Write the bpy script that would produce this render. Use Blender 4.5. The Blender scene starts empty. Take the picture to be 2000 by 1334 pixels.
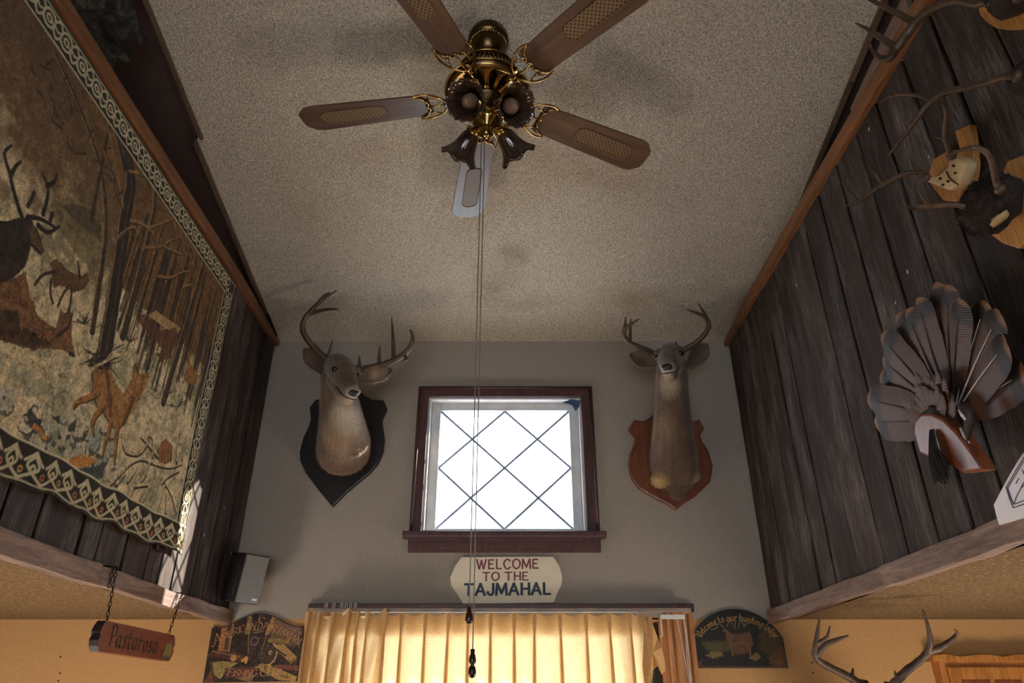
import bpy, bmesh, math, random
import numpy as np
from mathutils import Vector, Matrix

# ---------------------------------------------------------------- camera, world, sun, area lights, exposure
random.seed(7); np.random.seed(7)
SC = bpy.context.scene
COL = SC.collection
EYE = 1.75
FPX = 1380.0
PITCH = math.radians(27.45)
CP, SP = math.cos(PITCH), math.sin(PITCH)
cam_d = bpy.data.cameras.new('camera'); cam = bpy.data.objects.new('camera', cam_d); COL.objects.link(cam)
cam.location = (0, 0, EYE); cam.rotation_euler = (math.pi/2 + PITCH, 0, 0)
cam_d.sensor_width = 36; cam_d.lens = FPX/2000*36; cam_d.clip_start = .02
SC.camera = cam
SC.view_settings.view_transform = 'Standard'
try: SC.view_settings.look = 'None'
except Exception: pass
SC.view_settings.gamma = 1
SC.view_settings.use_curve_mapping = False
SC.view_settings.exposure = 0.2

w = bpy.data.worlds.new('sky'); SC.world = w; w.use_nodes = True
bg = w.node_tree.nodes['Background']; bg.inputs[0].default_value = (.80, .90, 1.0, 1); bg.inputs[1].default_value = 8.0

def light(name, kind, loc, energy, color, size=None, sizey=None, rot=None, target=None):
    l = bpy.data.lights.new(name, kind); l.energy = energy; l.color = color
    if kind == 'AREA':
        l.shape = 'RECTANGLE'; l.size = size; l.size_y = sizey
    elif kind == 'SUN': l.angle = size
    else: l.shadow_soft_size = size
    o = bpy.data.objects.new(name, l); COL.objects.link(o); o.location = loc
    if target is not None:
        o.rotation_euler = (Vector(target)-Vector(loc)).to_track_quat('-Z', 'Y').to_euler()
    return o
# low sun, raking in through the small upper window on to the left boards
SUN_DIR = Vector((-.37, -.220, -.160))
light('sun', 'SUN', (6, 8, 6), 16.0, (1.0, .90, .76), math.radians(.6), target=Vector((6, 8, 6))+SUN_DIR)
# daylight of the wide window in the wall behind the photographer
light('front_window_daylight', 'AREA', (-.35, -2.93, 1.35), 15.0, (.93, .96, 1.0), 2.6, 1.3, target=(-.2, 3.4, 2.0))
# table lamps standing low in the two side bays
light('left_bay_lamp', 'POINT', (-1.70, 2.35, .80), 58.0, (1.0, .89, .76), .24)
light('right_bay_lamp', 'POINT', (1.75, 2.25, .80), 58.0, (1.0, .89, .76), .24)

D = 3.44
def P(px, py, X=None, Y=None, Z=None):
    """point of the place seen at a pixel of the photograph, on the plane X=, Y= or Z="""
    u = (px-1000)/FPX; v = (667-py)/FPX
    d = (u, CP-v*SP, SP+v*CP)
    k = X/d[0] if X is not None else (Y/d[1] if Y is not None else (Z-EYE)/d[2])
    return Vector((d[0]*k, d[1]*k, EYE+d[2]*k))
def ceil_z(y): return 3.537 + .198*(D-y)

def lin(c, a=1):
    r = []
    for x in c:
        x = x/255.
        r.append(x/12.92 if x <= .04045 else ((x+.055)/1.055)**2.4)
    return (*r, a)

# ---------------------------------------------------------------- node materials
def new_mat(name):
    m = bpy.data.materials.new(name); m.use_nodes = True
    nt = m.node_tree; b = nt.nodes['Principled BSDF']
    return m, nt, b
def N(nt, t, **kw):
    n = nt.nodes.new(t)
    for k, v in kw.items(): setattr(n, k, v)
    return n
def coords(nt, scale=(1, 1, 1), space='Object'):
    tc = N(nt, 'ShaderNodeTexCoord'); mp = N(nt, 'ShaderNodeMapping')
    if space == 'World':
        g = N(nt, 'ShaderNodeNewGeometry'); nt.links.new(g.outputs['Position'], mp.inputs[0])
    else: nt.links.new(tc.outputs[space], mp.inputs[0])
    mp.inputs['Scale'].default_value = scale
    return mp.outputs[0]
def noise(nt, vec, scale, detail=4, rough=.6, dist=0):
    n = N(nt, 'ShaderNodeTexNoise'); nt.links.new(vec, n.inputs['Vector'])
    n.inputs['Scale'].default_value = scale; n.inputs['Detail'].default_value = detail
    n.inputs['Roughness'].default_value = rough; n.inputs['Distortion'].default_value = dist
    return n.outputs['Fac']
def ramp(nt, fac, stops):
    r = N(nt, 'ShaderNodeValToRGB'); nt.links.new(fac, r.inputs[0])
    e = r.color_ramp.elements
    while len(e) < len(stops): e.new(.5)
    for i, (p, c) in enumerate(stops):
        e[i].position = p; e[i].color = c if len(c) == 4 else (*c, 1)
    return r.outputs[0]
def mix(nt, fac, a, b, blend='MIX'):
    m = N(nt, 'ShaderNodeMix', data_type='RGBA', blend_type=blend)
    def put(sock, v):
        if hasattr(v, 'links') or isinstance(v, bpy.types.NodeSocket): nt.links.new(v, sock)
        else: sock.default_value = v
    put(m.inputs[0], fac); put(m.inputs[6], a); put(m.inputs[7], b)
    return m.outputs[2]
def bump(nt, b, h, strength=.3, dist=.01):
    n = N(nt, 'ShaderNodeBump'); n.inputs['Strength'].default_value = strength; n.inputs['Distance'].default_value = dist
    nt.links.new(h, n.inputs['Height']); nt.links.new(n.outputs[0], b.inputs['Normal'])
def plain(name, c, rough=.6, metal=0, var=.12, scale=14, bmp=0, spec=None):
    m, nt, b = new_mat(name)
    v = coords(nt); n = noise(nt, v, scale)
    c = lin(c)
    lo = tuple(x*(1-var) for x in c[:3]); hi = tuple(min(1, x*(1+var)) for x in c[:3])
    nt.links.new(ramp(nt, n, [(.3, lo), (.7, hi)]), b.inputs['Base Color'])
    b.inputs['Roughness'].default_value = rough; b.inputs['Metallic'].default_value = metal
    if spec is not None: b.inputs['Specular IOR Level'].default_value = spec
    if bmp: bump(nt, b, n, bmp, .004)
    return m
def wood(name, dark, light_, axis='Z', rough=.5, scale=6., bmp=.25, rnd=.25, space='Object', stretch=18, coat=0, spec=.5):
    m, nt, b = new_mat(name)
    s = {'X': (1, stretch, stretch), 'Y': (stretch, 1, stretch), 'Z': (stretch, stretch, 1)}[axis]
    v = coords(nt, s, space)
    oi = N(nt, 'ShaderNodeObjectInfo')
    add = N(nt, 'ShaderNodeVectorMath', operation='ADD'); nt.links.new(v, add.inputs[0])
    mu = N(nt, 'ShaderNodeMath', operation='MULTIPLY'); mu.inputs[1].default_value = 37.; nt.links.new(oi.outputs['Random'], mu.inputs[0])
    nt.links.new(mu.outputs[0], add.inputs[1])
    n1 = noise(nt, add.outputs[0], scale*.5, 6, .65, .6); n2 = noise(nt, add.outputs[0], scale*3, 5, .7)
    col = ramp(nt, n1, [(.28, lin(dark)), (.72, lin(light_))])
    g = ramp(nt, n2, [(.35, (.45, .45, .45)), (.6, (1, 1, 1))])
    col = mix(nt, .75, col, g, 'MULTIPLY')
    r = ramp(nt, oi.outputs['Random'], [(0, (1-rnd, 1-rnd, 1-rnd)), (1, (1+rnd, 1+rnd*.95, 1+rnd*.9))])
    col = mix(nt, 1, col, r, 'MULTIPLY')
    nt.links.new(col, b.inputs['Base Color']); b.inputs['Roughness'].default_value = rough
    b.inputs['Specular IOR Level'].default_value = spec
    if coat: b.inputs['Coat Weight'].default_value = coat; b.inputs['Coat Roughness'].default_value = .25
    bump(nt, b, n2, bmp, .004)
    return m
def barnwood(name):
    """old weathered boards: dark brown, greyed patches, pinkish worn edges, pale flecks"""
    m, nt, b = new_mat(name)
    v = coords(nt, (16, 16, 1), 'World')
    oi = N(nt, 'ShaderNodeObjectInfo')
    add = N(nt, 'ShaderNodeVectorMath', operation='ADD'); nt.links.new(v, add.inputs[0])
    mu = N(nt, 'ShaderNodeMath', operation='MULTIPLY'); mu.inputs[1].default_value = 53.; nt.links.new(oi.outputs['Random'], mu.inputs[0])
    nt.links.new(mu.outputs[0], add.inputs[1])
    a = add.outputs[0]
    n1 = noise(nt, a, 2.0, 6, .65, .5); n2 = noise(nt, a, 11, 6, .75); n3 = noise(nt, coords(nt, (5, 5, 1.2), 'World'), 2.2, 4, .6)
    col = ramp(nt, n1, [(.25, lin((37, 31, 28))), (.5, lin((62, 50, 45))), (.75, lin((102, 86, 79)))])
    grey = ramp(nt, n2, [(.35, lin((60, 56, 55))), (.65, lin((146, 140, 138)))])
    gm = ramp(nt, n3, [(.46, (0, 0, 0)), (.70, (.85, .85, .85))])
    col = mix(nt, gm, col, grey)
    g = ramp(nt, n2, [(.38, (.28, .27, .26)), (.56, (1, 1, 1))])
    col = mix(nt, .85, col, g, 'MULTIPLY')
    n4 = noise(nt, a, 38, 3, .7); col = mix(nt, .7, col, ramp(nt, n4, [(.36, (.45, .44, .43)), (.6, (1.25, 1.22, 1.2))]), 'MULTIPLY')
    r = ramp(nt, oi.outputs['Random'], [(0, (.62, .58, .56)), (.5, (.9, .86, .84)), (1, (1.2, 1.16, 1.14))])
    col = mix(nt, 1, col, r, 'MULTIPLY')
    # pale flecks (paint spots, nail heads)
    vo = N(nt, 'ShaderNodeTexVoronoi'); nt.links.new(coords(nt, (1, 1, .5), 'World'), vo.inputs['Vector']); vo.inputs['Scale'].default_value = 9.
    fm = ramp(nt, vo.outputs['Distance'], [(.03, (1, 1, 1)), (.045, (0, 0, 0))])
    col = mix(nt, fm, col, lin((190, 188, 190)))
    nt.links.new(col, b.inputs['Base Color']); b.inputs['Roughness'].default_value = .62
    b.inputs['Specular IOR Level'].default_value = .35
    bump(nt, b, n2, .6, .006)
    return m
def popcorn(name, c, sc=95, glitter=True, stains=(), soft=False):
    m, nt, b = new_mat(name)
    v = coords(nt, (1, 1, 1), 'World')
    n = noise(nt, v, sc, 3, .6); big = noise(nt, v, 1.7, 4, .6)
    c = lin(c)
    col = ramp(nt, n, [(.30, tuple(x*(.88 if soft else .42) for x in c[:3])), (.68, tuple(min(1, x*(1.05 if soft else 1.25)) for x in c[:3]))])
    if not soft: col = mix(nt, ramp(nt, big, [(.45, (0, 0, 0)), (.75, (.35, .35, .35))]), col, tuple(x*.62 for x in c[:3])+(1,))
    g = N(nt, 'ShaderNodeNewGeometry')
    wob = noise(nt, v, 7, 4, .65)
    for (p, rad, sc_, amt) in stains:
        d = N(nt, 'ShaderNodeVectorMath', operation='SUBTRACT'); nt.links.new(g.outputs['Position'], d.inputs[0]); d.inputs[1].default_value = p
        e = N(nt, 'ShaderNodeVectorMath', operation='DIVIDE'); nt.links.new(d.outputs[0], e.inputs[0]); e.inputs[1].default_value = rad
        l = N(nt, 'ShaderNodeVectorMath', operation='LENGTH'); nt.links.new(e.outputs[0], l.inputs[0])
        s = N(nt, 'ShaderNodeMath', operation='ADD'); nt.links.new(l.outputs['Value'], s.inputs[0])
        w_ = N(nt, 'ShaderNodeMath', operation='MULTIPLY_ADD'); nt.links.new(wob, w_.inputs[0]); w_.inputs[1].default_value = 1.6; w_.inputs[2].default_value = -.8
        nt.links.new(w_.outputs[0], s.inputs[1])
        f = ramp(nt, s.outputs[0], [(.15, (amt*.7,)*3), (1.0, (0, 0, 0))])
        col = mix(nt, f, col, lin(sc_))
    b.inputs['Roughness'].default_value = .85; b.inputs['Specular IOR Level'].default_value = .2
    if glitter:
        vo = N(nt, 'ShaderNodeTexVoronoi'); nt.links.new(v, vo.inputs['Vector']); vo.inputs['Scale'].default_value = 52.
        f = ramp(nt, vo.outputs['Distance'], [(.08, (1, 1, 1)), (.11, (0, 0, 0))])
        f2 = ramp(nt, vo.outputs['Color'], [(.42, (0, 0, 0)), (.46, (1, 1, 1))])
        f = mix(nt, 1, f, f2, 'MULTIPLY')
        col = mix(nt, f, col, (1, .98, .92, 1))
        nt.links.new(ramp(nt, f, [(0, (.85, .85, .85)), (1, (.3, .3, .3))]), b.inputs['Roughness'])
    nt.links.new(col, b.inputs['Base Color'])
    bump(nt, b, n, .25 if soft else .9, .004 if soft else .012)
    return m
def vcol(name, rough=.85, bmp=.4, bscale=400, spec=.15, sheen=0):
    m, nt, b = new_mat(name)
    a = N(nt, 'ShaderNodeVertexColor', layer_name='Col')
    n = noise(nt, coords(nt, (1, 1, 1), 'World'), bscale, 3, .7)
    col = mix(nt, .5, a.outputs[0], ramp(nt, n, [(.3, (.55, .55, .55)), (.7, (1.3, 1.3, 1.3))]), 'MULTIPLY')
    nt.links.new(col, b.inputs['Base Color']); b.inputs['Roughness'].default_value = rough; b.inputs['Specular IOR Level'].default_value = spec
    if sheen: b.inputs['Sheen Weight'].default_value = sheen
    if bmp: bump(nt, b, n, bmp, .003)
    return m
def glass_mat(name, tint=(1, 1, 1, 1), gloss=.06):
    m = bpy.data.materials.new(name); m.use_nodes = True; nt = m.node_tree
    nt.nodes.remove(nt.nodes['Principled BSDF']); out = nt.nodes['Material Output']
    t = N(nt, 'ShaderNodeBsdfTransparent'); t.inputs[0].default_value = tint
    g = N(nt, 'ShaderNodeBsdfGlossy'); g.inputs['Roughness'].default_value = .05
    n = noise(nt, coords(nt), 3.0); r = ramp(nt, n, [(0, (gloss*.7,)*3), (1, (gloss*1.3,)*3)])
    mx = N(nt, 'ShaderNodeMixShader'); nt.links.new(r, mx.inputs[0]); nt.links.new(t.outputs[0], mx.inputs[1]); nt.links.new(g.outputs[0], mx.inputs[2])
    nt.links.new(mx.outputs[0], out.inputs[0])
    return m
def cloth_trans(name, c, tr=.6):
    m = bpy.data.materials.new(name); m.use_nodes = True; nt = m.node_tree
    nt.nodes.remove(nt.nodes['Principled BSDF']); out = nt.nodes['Material Output']
    n = noise(nt, coords(nt, (30, 30, 260), 'World'), 1.5, 4, .7)
    c = lin(c); col = ramp(nt, n, [(.3, tuple(x*.78 for x in c[:3])), (.7, tuple(min(1, x*1.1) for x in c[:3]))])
    d = N(nt, 'ShaderNodeBsdfDiffuse'); t = N(nt, 'ShaderNodeBsdfTranslucent')
    nt.links.new(col, d.inputs[0]); nt.links.new(col, t.inputs[0])
    mx = N(nt, 'ShaderNodeMixShader'); mx.inputs[0].default_value = tr
    nt.links.new(d.outputs[0], mx.inputs[1]); nt.links.new(t.outputs[0], mx.inputs[2]); nt.links.new(mx.outputs[0], out.inputs[0])
    return m
def cane_mat(name):
    m, nt, b = new_mat(name)
    tc = N(nt, 'ShaderNodeTexCoord'); sp = N(nt, 'ShaderNodeSeparateXYZ'); nt.links.new(tc.outputs['Object'], sp.inputs[0])
    def sn(o, k, ph):
        a = N(nt, 'ShaderNodeMath', operation='MULTIPLY_ADD'); nt.links.new(o, a.inputs[0]); a.inputs[1].default_value = k; a.inputs[2].default_value = ph
        s = N(nt, 'ShaderNodeMath', operation='SINE'); nt.links.new(a.outputs[0], s.inputs[0]); return s.outputs[0]
    a = N(nt, 'ShaderNodeMath', operation='MULTIPLY'); nt.links.new(sn(sp.outputs[0], 2*math.pi/.0165, 0), a.inputs[0]); nt.links.new(sn(sp.outputs[1], 2*math.pi/.0165, .6), a.inputs[1])
    f = ramp(nt, a.outputs[0], [(.28, (0, 0, 0)), (.40, (1, 1, 1))])
    nt.links.new(mix(nt, f, lin((104, 80, 46)), lin((26, 19, 14))), b.inputs['Base Color'])
    b.inputs['Roughness'].default_value = .5
    return m

M = dict(
    barn=barnwood('weathered_barn_board'),
    rail=wood('weathered_rail', (84, 66, 58), (172, 144, 132), 'Y', .65, 7, .5, .2, 'World', 12),
    trim=wood('orange_stained_trim', (100, 62, 36), (150, 100, 60), 'Y', .45, 5, .15, .1, 'World', 14),
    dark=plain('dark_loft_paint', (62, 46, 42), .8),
    wall=popcorn('wall_paint', (152, 141, 130), 160, False, soft=True),
    peach=popcorn('peach_wall_paint', (180, 138, 90), 160, False, soft=True),
    ceil=popcorn('sparkle_texture_ceiling', (200, 190, 172), 150, True, [
        (tuple(P(965, 440, Z=4.02)[:2])+(ceil_z(2.45),), (.16, .22, .6), (112, 84, 58), .55),
        (tuple(P(1000, 385, Z=4.0)[:2])+(ceil_z(2.3),), (.10, .10, .6), (112, 84, 58), .5),
        ((.62, 3.1, ceil_z(3.1)), (.14, .13, .6), (150, 118, 76), .6),
        ((.10, 3.12, ceil_z(3.12)), (.16, .10, .6), (140, 116, 84), .45)]),
    lowceil=popcorn('low_ceiling_texture', (122, 99, 69), 80, True),
    moulding=wood('ceiling_edge_strip', (70, 56, 42), (112, 92, 68), 'Y', .6, 5, .2, .1, 'World', 12),
    casing=wood('dark_red_window_casing', (58, 36, 36), (96, 62, 60), 'Z', .38, 7, .1, .06, 'World', 14),
    jamb=plain('white_painted_jamb', (196, 196, 196), .5),
    lead=plain('grey_came', (128, 138, 158), .5, .2),  # lightened blue-grey: the window's bloom put into the bars' colour
    oak=wood('oak_casing', (150, 92, 46), (204, 142, 82), 'Z', .42, 6, .12, .08, 'World', 14),
    glass=glass_mat('clear_glass'),
    floor=wood('floor_boards', (120, 86, 56), (170, 126, 84), 'Y', .5, 4, .1, .1, 'World', 10),
    bladewood=wood('fan_blade_wood', (50, 33, 22), (104, 74, 50), 'X', .42, 5, .06, .06, 'Object', 12, coat=.22),
    cane=cane_mat('cane_weave'),
    brass=plain('polished_brass', (168, 138, 84), .2, 1, .2, 8),
    dbrass=plain('antique_brass', (92, 72, 46), .32, 1, .25, 12),
    black=plain('black_slot', (16, 13, 11), .6),
    smoke=plain('smoked_amber_glass', (58, 42, 31), .16, 0, .25, 30, spec=.7),
    bulb=plain('dull_bulb', (124, 98, 78), .35),
    cord=plain('pull_cord', (120, 112, 106), .6),
    knob=wood('dark_turned_knob', (40, 18, 14), (74, 34, 24), 'Z', .3, 8, .05),
    blackplq=wood('near_black_plaque', (20, 17, 17), (40, 34, 33), 'Z', .4, 6, .1),
    redplq=wood('red_brown_plaque', (92, 48, 30), (142, 82, 52), 'Z', .35, 6, .1),
    tanplq=wood('tan_plaque', (150, 98, 44), (206, 148, 76), 'Z', .5, 6, .08),
    fur=vcol('deer_fur', .8, .5, 260, .2, .3),
    eye=plain('glass_eye', (12, 8, 6), .06, 0, .05, 5, spec=.8),
    nosepad=plain('nose_leather', (26, 20, 18), .45, 0, .2, 60, .3),
    antler=wood('antler', (48, 34, 26), (108, 82, 59), 'Z', .52, 9, .3, .12, 'Object', 3),
    bone=plain('bone', (186, 160, 118), .5, 0, .15, 30, .3),
    darkfur=plain('dark_fur_pad', (44, 32, 26), .9, 0, .5, 60, .8),
    tapestry=vcol('woven_tapestry', .95, .8, 210, .05, .15),
    print=vcol('printed_board', .45, .05, 300, .3),
    signwhite=plain('cream_sign_paint', (214, 202, 176), .55, 0, .06, 20),
    maroon=plain('maroon_letter', (112, 52, 62), .6),
    navy=plain('navy_letter', (36, 54, 72), .6),
    gold=plain('gold_letter', (190, 150, 84), .5),
    tanletter=plain('tan_letter', (190, 132, 80), .5),
    blackletter=plain('black_letter', (22, 17, 16), .6),
    pasta=wood('red_sign_wood', (96, 44, 34), (140, 70, 54), 'Y', .4, 6, .1),
    endgrain=plain('dark_edge', (30, 20, 20), .6),
    iron=plain('black_iron_chain', (36, 28, 24), .5, .7),
    grille=plain('speaker_grille', (112, 109, 103), .7, 0, .2, 200, .3),
    plastic=plain('black_plastic', (34, 32, 31), .5),
    railgrey=plain('tarnished_rail', (138, 122, 108), .45, .3, .25, 12),
    whitem=plain('white_enamel', (214, 212, 206), .4),
    curtain=cloth_trans('linen_curtain', (224, 190, 138), .42),
    featherd=plain('dark_feather', (54, 40, 34), .6, 0, .3, 40),
    quill=plain('pale_quill', (206, 204, 214), .4),
    whiteboard=plain('white_board', (236, 236, 242), .5, 0, .02, 8),
    ink=plain('blue_ink', (60, 66, 104), .6),
    blue=plain('blue_scrap', (50, 78, 112), .6),
    pine=wood('knotty_pine', (150, 88, 36), (206, 138, 66), 'Z', .45, 5, .1, .1, 'World', 10),
    pinepanel=wood('dark_pine_panel', (92, 46, 22), (134, 74, 38), 'Z', .4, 5, .1, .1, 'World', 10),
    shade=plain('dark_screen', (34, 34, 36), .8),
)

# ---------------------------------------------------------------- mesh helpers
class MB:
    def __init__(s): s.v = []; s.f = []
    def add(s, v, f):
        o = len(s.v); s.v += [tuple(x) for x in v]; s.f += [tuple(i+o for i in q) for q in f]; return s
    def box(s, c, d, rot=None):
        hx, hy, hz = d[0]/2, d[1]/2, d[2]/2
        v = [Vector((x, y, z)) for x in (-hx, hx) for y in (-hy, hy) for z in (-hz, hz)]
        if rot is not None: v = [rot @ q for q in v]
        return s.add([q+Vector(c) for q in v], [(0, 1, 3, 2), (4, 6, 7, 5), (0, 4, 5, 1), (2, 3, 7, 6), (0, 2, 6, 4), (1, 5, 7, 3)])
    def span(s, a, b):
        return s.box([(a[i]+b[i])/2 for i in range(3)], [abs(b[i]-a[i]) for i in range(3)])
    def tube(s, pts, r, n=8, cap=True):
        pts = [Vector(p) for p in pts]; m = len(pts)
        if not hasattr(r, '__len__'): r = [r]*m
        up = None; V = []
        for i, p in enumerate(pts):
            t = (pts[min(i+1, m-1)]-pts[max(i-1, 0)])
            if t.length < 1e-9: t = Vector((0, 0, 1))
            t.normalize()
            if up is None: up = Vector((0, 0, 1)) if abs(t.z) < .9 else Vector((1, 0, 0))
            a = t.cross(up)
            if a.length < 1e-6: a = t.orthogonal()
            a.normalize(); b = a.cross(t).normalized(); up = b
            for k in range(n):
                q = 2*math.pi*k/n; V.append(p+(a*math.cos(q)+b*math.sin(q))*r[i])
        Fc = [(i*n+k, i*n+(k+1) % n, (i+1)*n+(k+1) % n, (i+1)*n+k) for i in range(m-1) for k in range(n)]
        if cap: Fc += [tuple(range(n-1, -1, -1)), tuple((m-1)*n+k for k in range(n))]
        return s.add(V, Fc)
    def lathe(s, prof, n=24, mat=None, ribs=0, ribamp=0, close=True):
        V = []; m = len(prof)
        for (r, z) in prof:
            for k in range(n):
                a = 2*math.pi*k/n; rr = r*(1+ribamp*math.cos(a*ribs)) if ribs else r
                q = Vector((rr*math.cos(a), rr*math.sin(a), z)); V.append(mat @ q if mat is not None else q)
        Fc = [(i*n+k, i*n+(k+1) % n, (i+1)*n+(k+1) % n, (i+1)*n+k) for i in range(m-1) for k in range(n)]
        if close: Fc += [tuple(range(n-1, -1, -1)), tuple((m-1)*n+k for k in range(n))]
        return s.add(V, Fc)
    def prism(s, outline, ext):
        """closed outline of 3D points swept by vector ext"""
        n = len(outline); e = Vector(ext)
        V = [Vector(p) for p in outline]+[Vector(p)+e for p in outline]
        return s.add(V, [tuple(range(n-1, -1, -1)), tuple(range(n, 2*n))]+[(i, (i+1) % n, n+(i+1) % n, n+i) for i in range(n)])
    def loft(s, rings):
        n = len(rings[0]); V = [p for r in rings for p in r]; m = len(rings)
        return s.add(V, [(i*n+k, i*n+(k+1) % n, (i+1)*n+(k+1) % n, (i+1)*n+k) for i in range(m-1) for k in range(n)] +
                     [tuple(range(n-1, -1, -1)), tuple((m-1)*n+k for k in range(n))])
    def mesh(s, name):
        me = bpy.data.meshes.new(name); me.from_pydata(s.v, [], s.f); me.update(); return me
    def build(s, name, mat=None, parent=None, smooth=False, bevel=0, origin=None, fix=True):
        me = s.mesh(name)
        bm = bmesh.new(); bm.from_mesh(me)
        if fix: bmesh.ops.recalc_face_normals(bm, faces=bm.faces)
        if bevel:
            ed = [e for e in bm.edges if len(e.link_faces) == 2 and e.calc_face_angle(0) > .5]
            bmesh.ops.bevel(bm, geom=ed, offset=bevel, segments=2, affect='EDGES', profile=.6)
        if origin is not None: bmesh.ops.translate(bm, verts=bm.verts, vec=-Vector(origin))
        bm.to_mesh(me); bm.free()
        return obj(name, me, mat, parent, smooth, origin)
def obj(name, me, mat=None, parent=None, smooth=False, origin=None):
    if mat: me.materials.append(M[mat] if isinstance(mat, str) else mat)
    if smooth: me.polygons.foreach_set('use_smooth', [True]*len(me.polygons))
    o = bpy.data.objects.new(name, me); COL.objects.link(o)
    if origin is not None: o.location = origin
    if parent is not None:
        o.parent = parent
        o.matrix_parent_inverse = wm(parent).inverted()
    return o
def wm(o):
    m = Matrix.LocRotScale(o.location, o.rotation_euler, o.scale)
    return wm(o.parent) @ o.matrix_parent_inverse @ m if o.parent else m
def thing(name, label, cat, loc, group=None):
    o = bpy.data.objects.new(name, None); COL.objects.link(o); o.location = loc; o.empty_display_size = .05
    return tag(o, label, cat, group)
def tag(o, label, cat, group=None):
    o['label'] = label; o['category'] = cat
    if group: o['group'] = group
    return o
def struct(o, label=None):
    o['kind'] = 'structure'
    if label: o['label'] = label
    return o
def smooth_path(pts, k=6):
    pts = [Vector(p) for p in pts]; out = []
    n = len(pts)
    for i in range(n-1):
        a, b, c, d = pts[max(i-1, 0)], pts[i], pts[i+1], pts[min(i+2, n-1)]
        for j in range(k):
            t = j/k
            out.append(.5*((2*b)+(c-a)*t+(2*a-5*b+4*c-d)*t*t+(3*b-a-3*c+d)*t**3))
    out.append(pts[-1]); return out
def interp(vals, m):
    x = np.linspace(0, len(vals)-1, m); return list(np.interp(x, range(len(vals)), vals))

# ---------------------------------------------------------------- the shell
XL, XR = -1.300, 1.185          # faces of the plank walls over the room
LOWZ = 2.11
RB = 2.09
# window openings in the back wall
W1 = (-.436, .361, 2.50, 3.20)  # x0 x1 z0 z1
W2 = (-.84, .70, 1.00, 2.12)
b = MB()
zt = 4.0
b.span((-3.2, D, LOWZ), (W2[0], D+.25, W1[2])); b.span((W2[1], D, LOWZ), (3.2, D+.25, W1[2]))
b.span((W2[0], D, W2[3]), (W2[1], D+.25, W1[2]))
b.span((-3.2, D, W1[2]), (W1[0], D+.25, zt)); b.span((W1[1], D, W1[2]), (3.2, D+.25, zt)); b.span((W1[0], D, W1[3]), (W1[1], D+.25, zt))
wall_back = struct(b.build('wall_back', 'wall'))
b = MB(); b.span((-3.2, D, 0), (W2[0], D+.25, LOWZ)); b.span((W2[1], D, 0), (3.2, D+.25, LOWZ)); b.span((W2[0], D, 0), (W2[1], D+.25, W2[2])); b.span((W2[0], D, W2[2]+1.11), (W2[1], D+.25, W2[3]))
wall_low = struct(b.build('wall_back_lower', 'peach'))
for x in (-.69, .52):            # butt seams of the wall sheets below the small window
    MB().span((x-.002, D-.0015, 2.19), (x+.002, D, 2.48)).build('sheet_seam', 'wall', wall_back)
b = MB(); b.span((-3.2, -3.1, -.1), (3.2, D+.25, 0)); struct(b.build('floor', 'floor'))
for sx, nm in ((-1, 'wall_left_bay'), (1, 'wall_right_bay')):
    b = MB(); b.span((sx*3.1, -3.1, 0), (sx*3.2, D, 5.0)); struct(b.build(nm, 'wall'))
b = MB()
FW = (-1.7, 1.0, .7, 2.0)
b.span((-3.1, -3.1, 0), (FW[0], -3.0, 5.0)); b.span((FW[1], -3.1, 0), (3.1, -3.0, 5.0))
b.span((FW[0], -3.1, 0), (FW[1], -3.0, FW[2])); b.span((FW[0], -3.1, FW[3]), (FW[1], -3.0, 5.0))
struct(b.build('wall_front', 'wall'))
b = MB(); b.span((FW[0], -3.06, FW[2]), (FW[1], -3.05, FW[3])); wf = struct(b.build('window_3', 'glass'))
b = MB()
for x in (FW[0]+.03, -.35, FW[1]-.03): b.span((x-.03, -3.08, FW[2]), (x+.03, -3.02, FW[3]))
for z in (FW[2]+.03, FW[3]-.03): b.span((FW[0], -3.08, z-.03), (FW[1], -3.02, z+.03))
b.build('window_frame', 'jamb', wf)
# sloping main ceiling (rises towards the photographer), stepped along its left edge
def slab(x0, x1, y0, y1, t=.03, dz=0):
    b = MB()
    for (xa, xb) in ((x0, x1),):
        v = [(x, y, ceil_z(y)+dz+k) for k in (0, t) for (x, y) in ((xa, y0), (xb, y0), (xb, y1), (xa, y1))]
        b.add(v, [(3, 2, 1, 0), (4, 5, 6, 7), (0, 1, 5, 4), (1, 2, 6, 5), (2, 3, 7, 6), (3, 0, 4, 7)])
    return b
b = slab(-1.245, 1.262, -3.0, 2.16); c = slab(-1.272, 1.262, 2.16, D); b.add(c.v, c.f)
struct(b.build('ceiling', 'ceil'))
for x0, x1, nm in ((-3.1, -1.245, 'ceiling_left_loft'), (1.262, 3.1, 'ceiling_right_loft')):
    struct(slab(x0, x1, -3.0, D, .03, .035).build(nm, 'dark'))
k = 1
for (xa, xb, y0, y1) in ((-1.262, -1.245, -2.9, 1.45), (-1.258, -1.243, 1.46, 2.15), (-1.290, -1.272, 2.17, 3.2), (1.262, 1.282, -2.9, 1.9), (1.262, 1.280, 1.905, 3.3)):
    struct(slab(xa, xb, y0, y1, .03, -.012).build('trim_%d' % k, 'moulding')); k += 1
# low ceilings of the side bays
for x0, x1, nm in ((-3.1, XL-.02, 'ceiling_left_bay'), (XR+.02, 3.1, 'ceiling_right_bay')):
    b = MB(); b.span((x0, -3.0, LOWZ), (x1, D, LOWZ+.08)); struct(b.build(nm, 'lowceil'))
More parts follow.
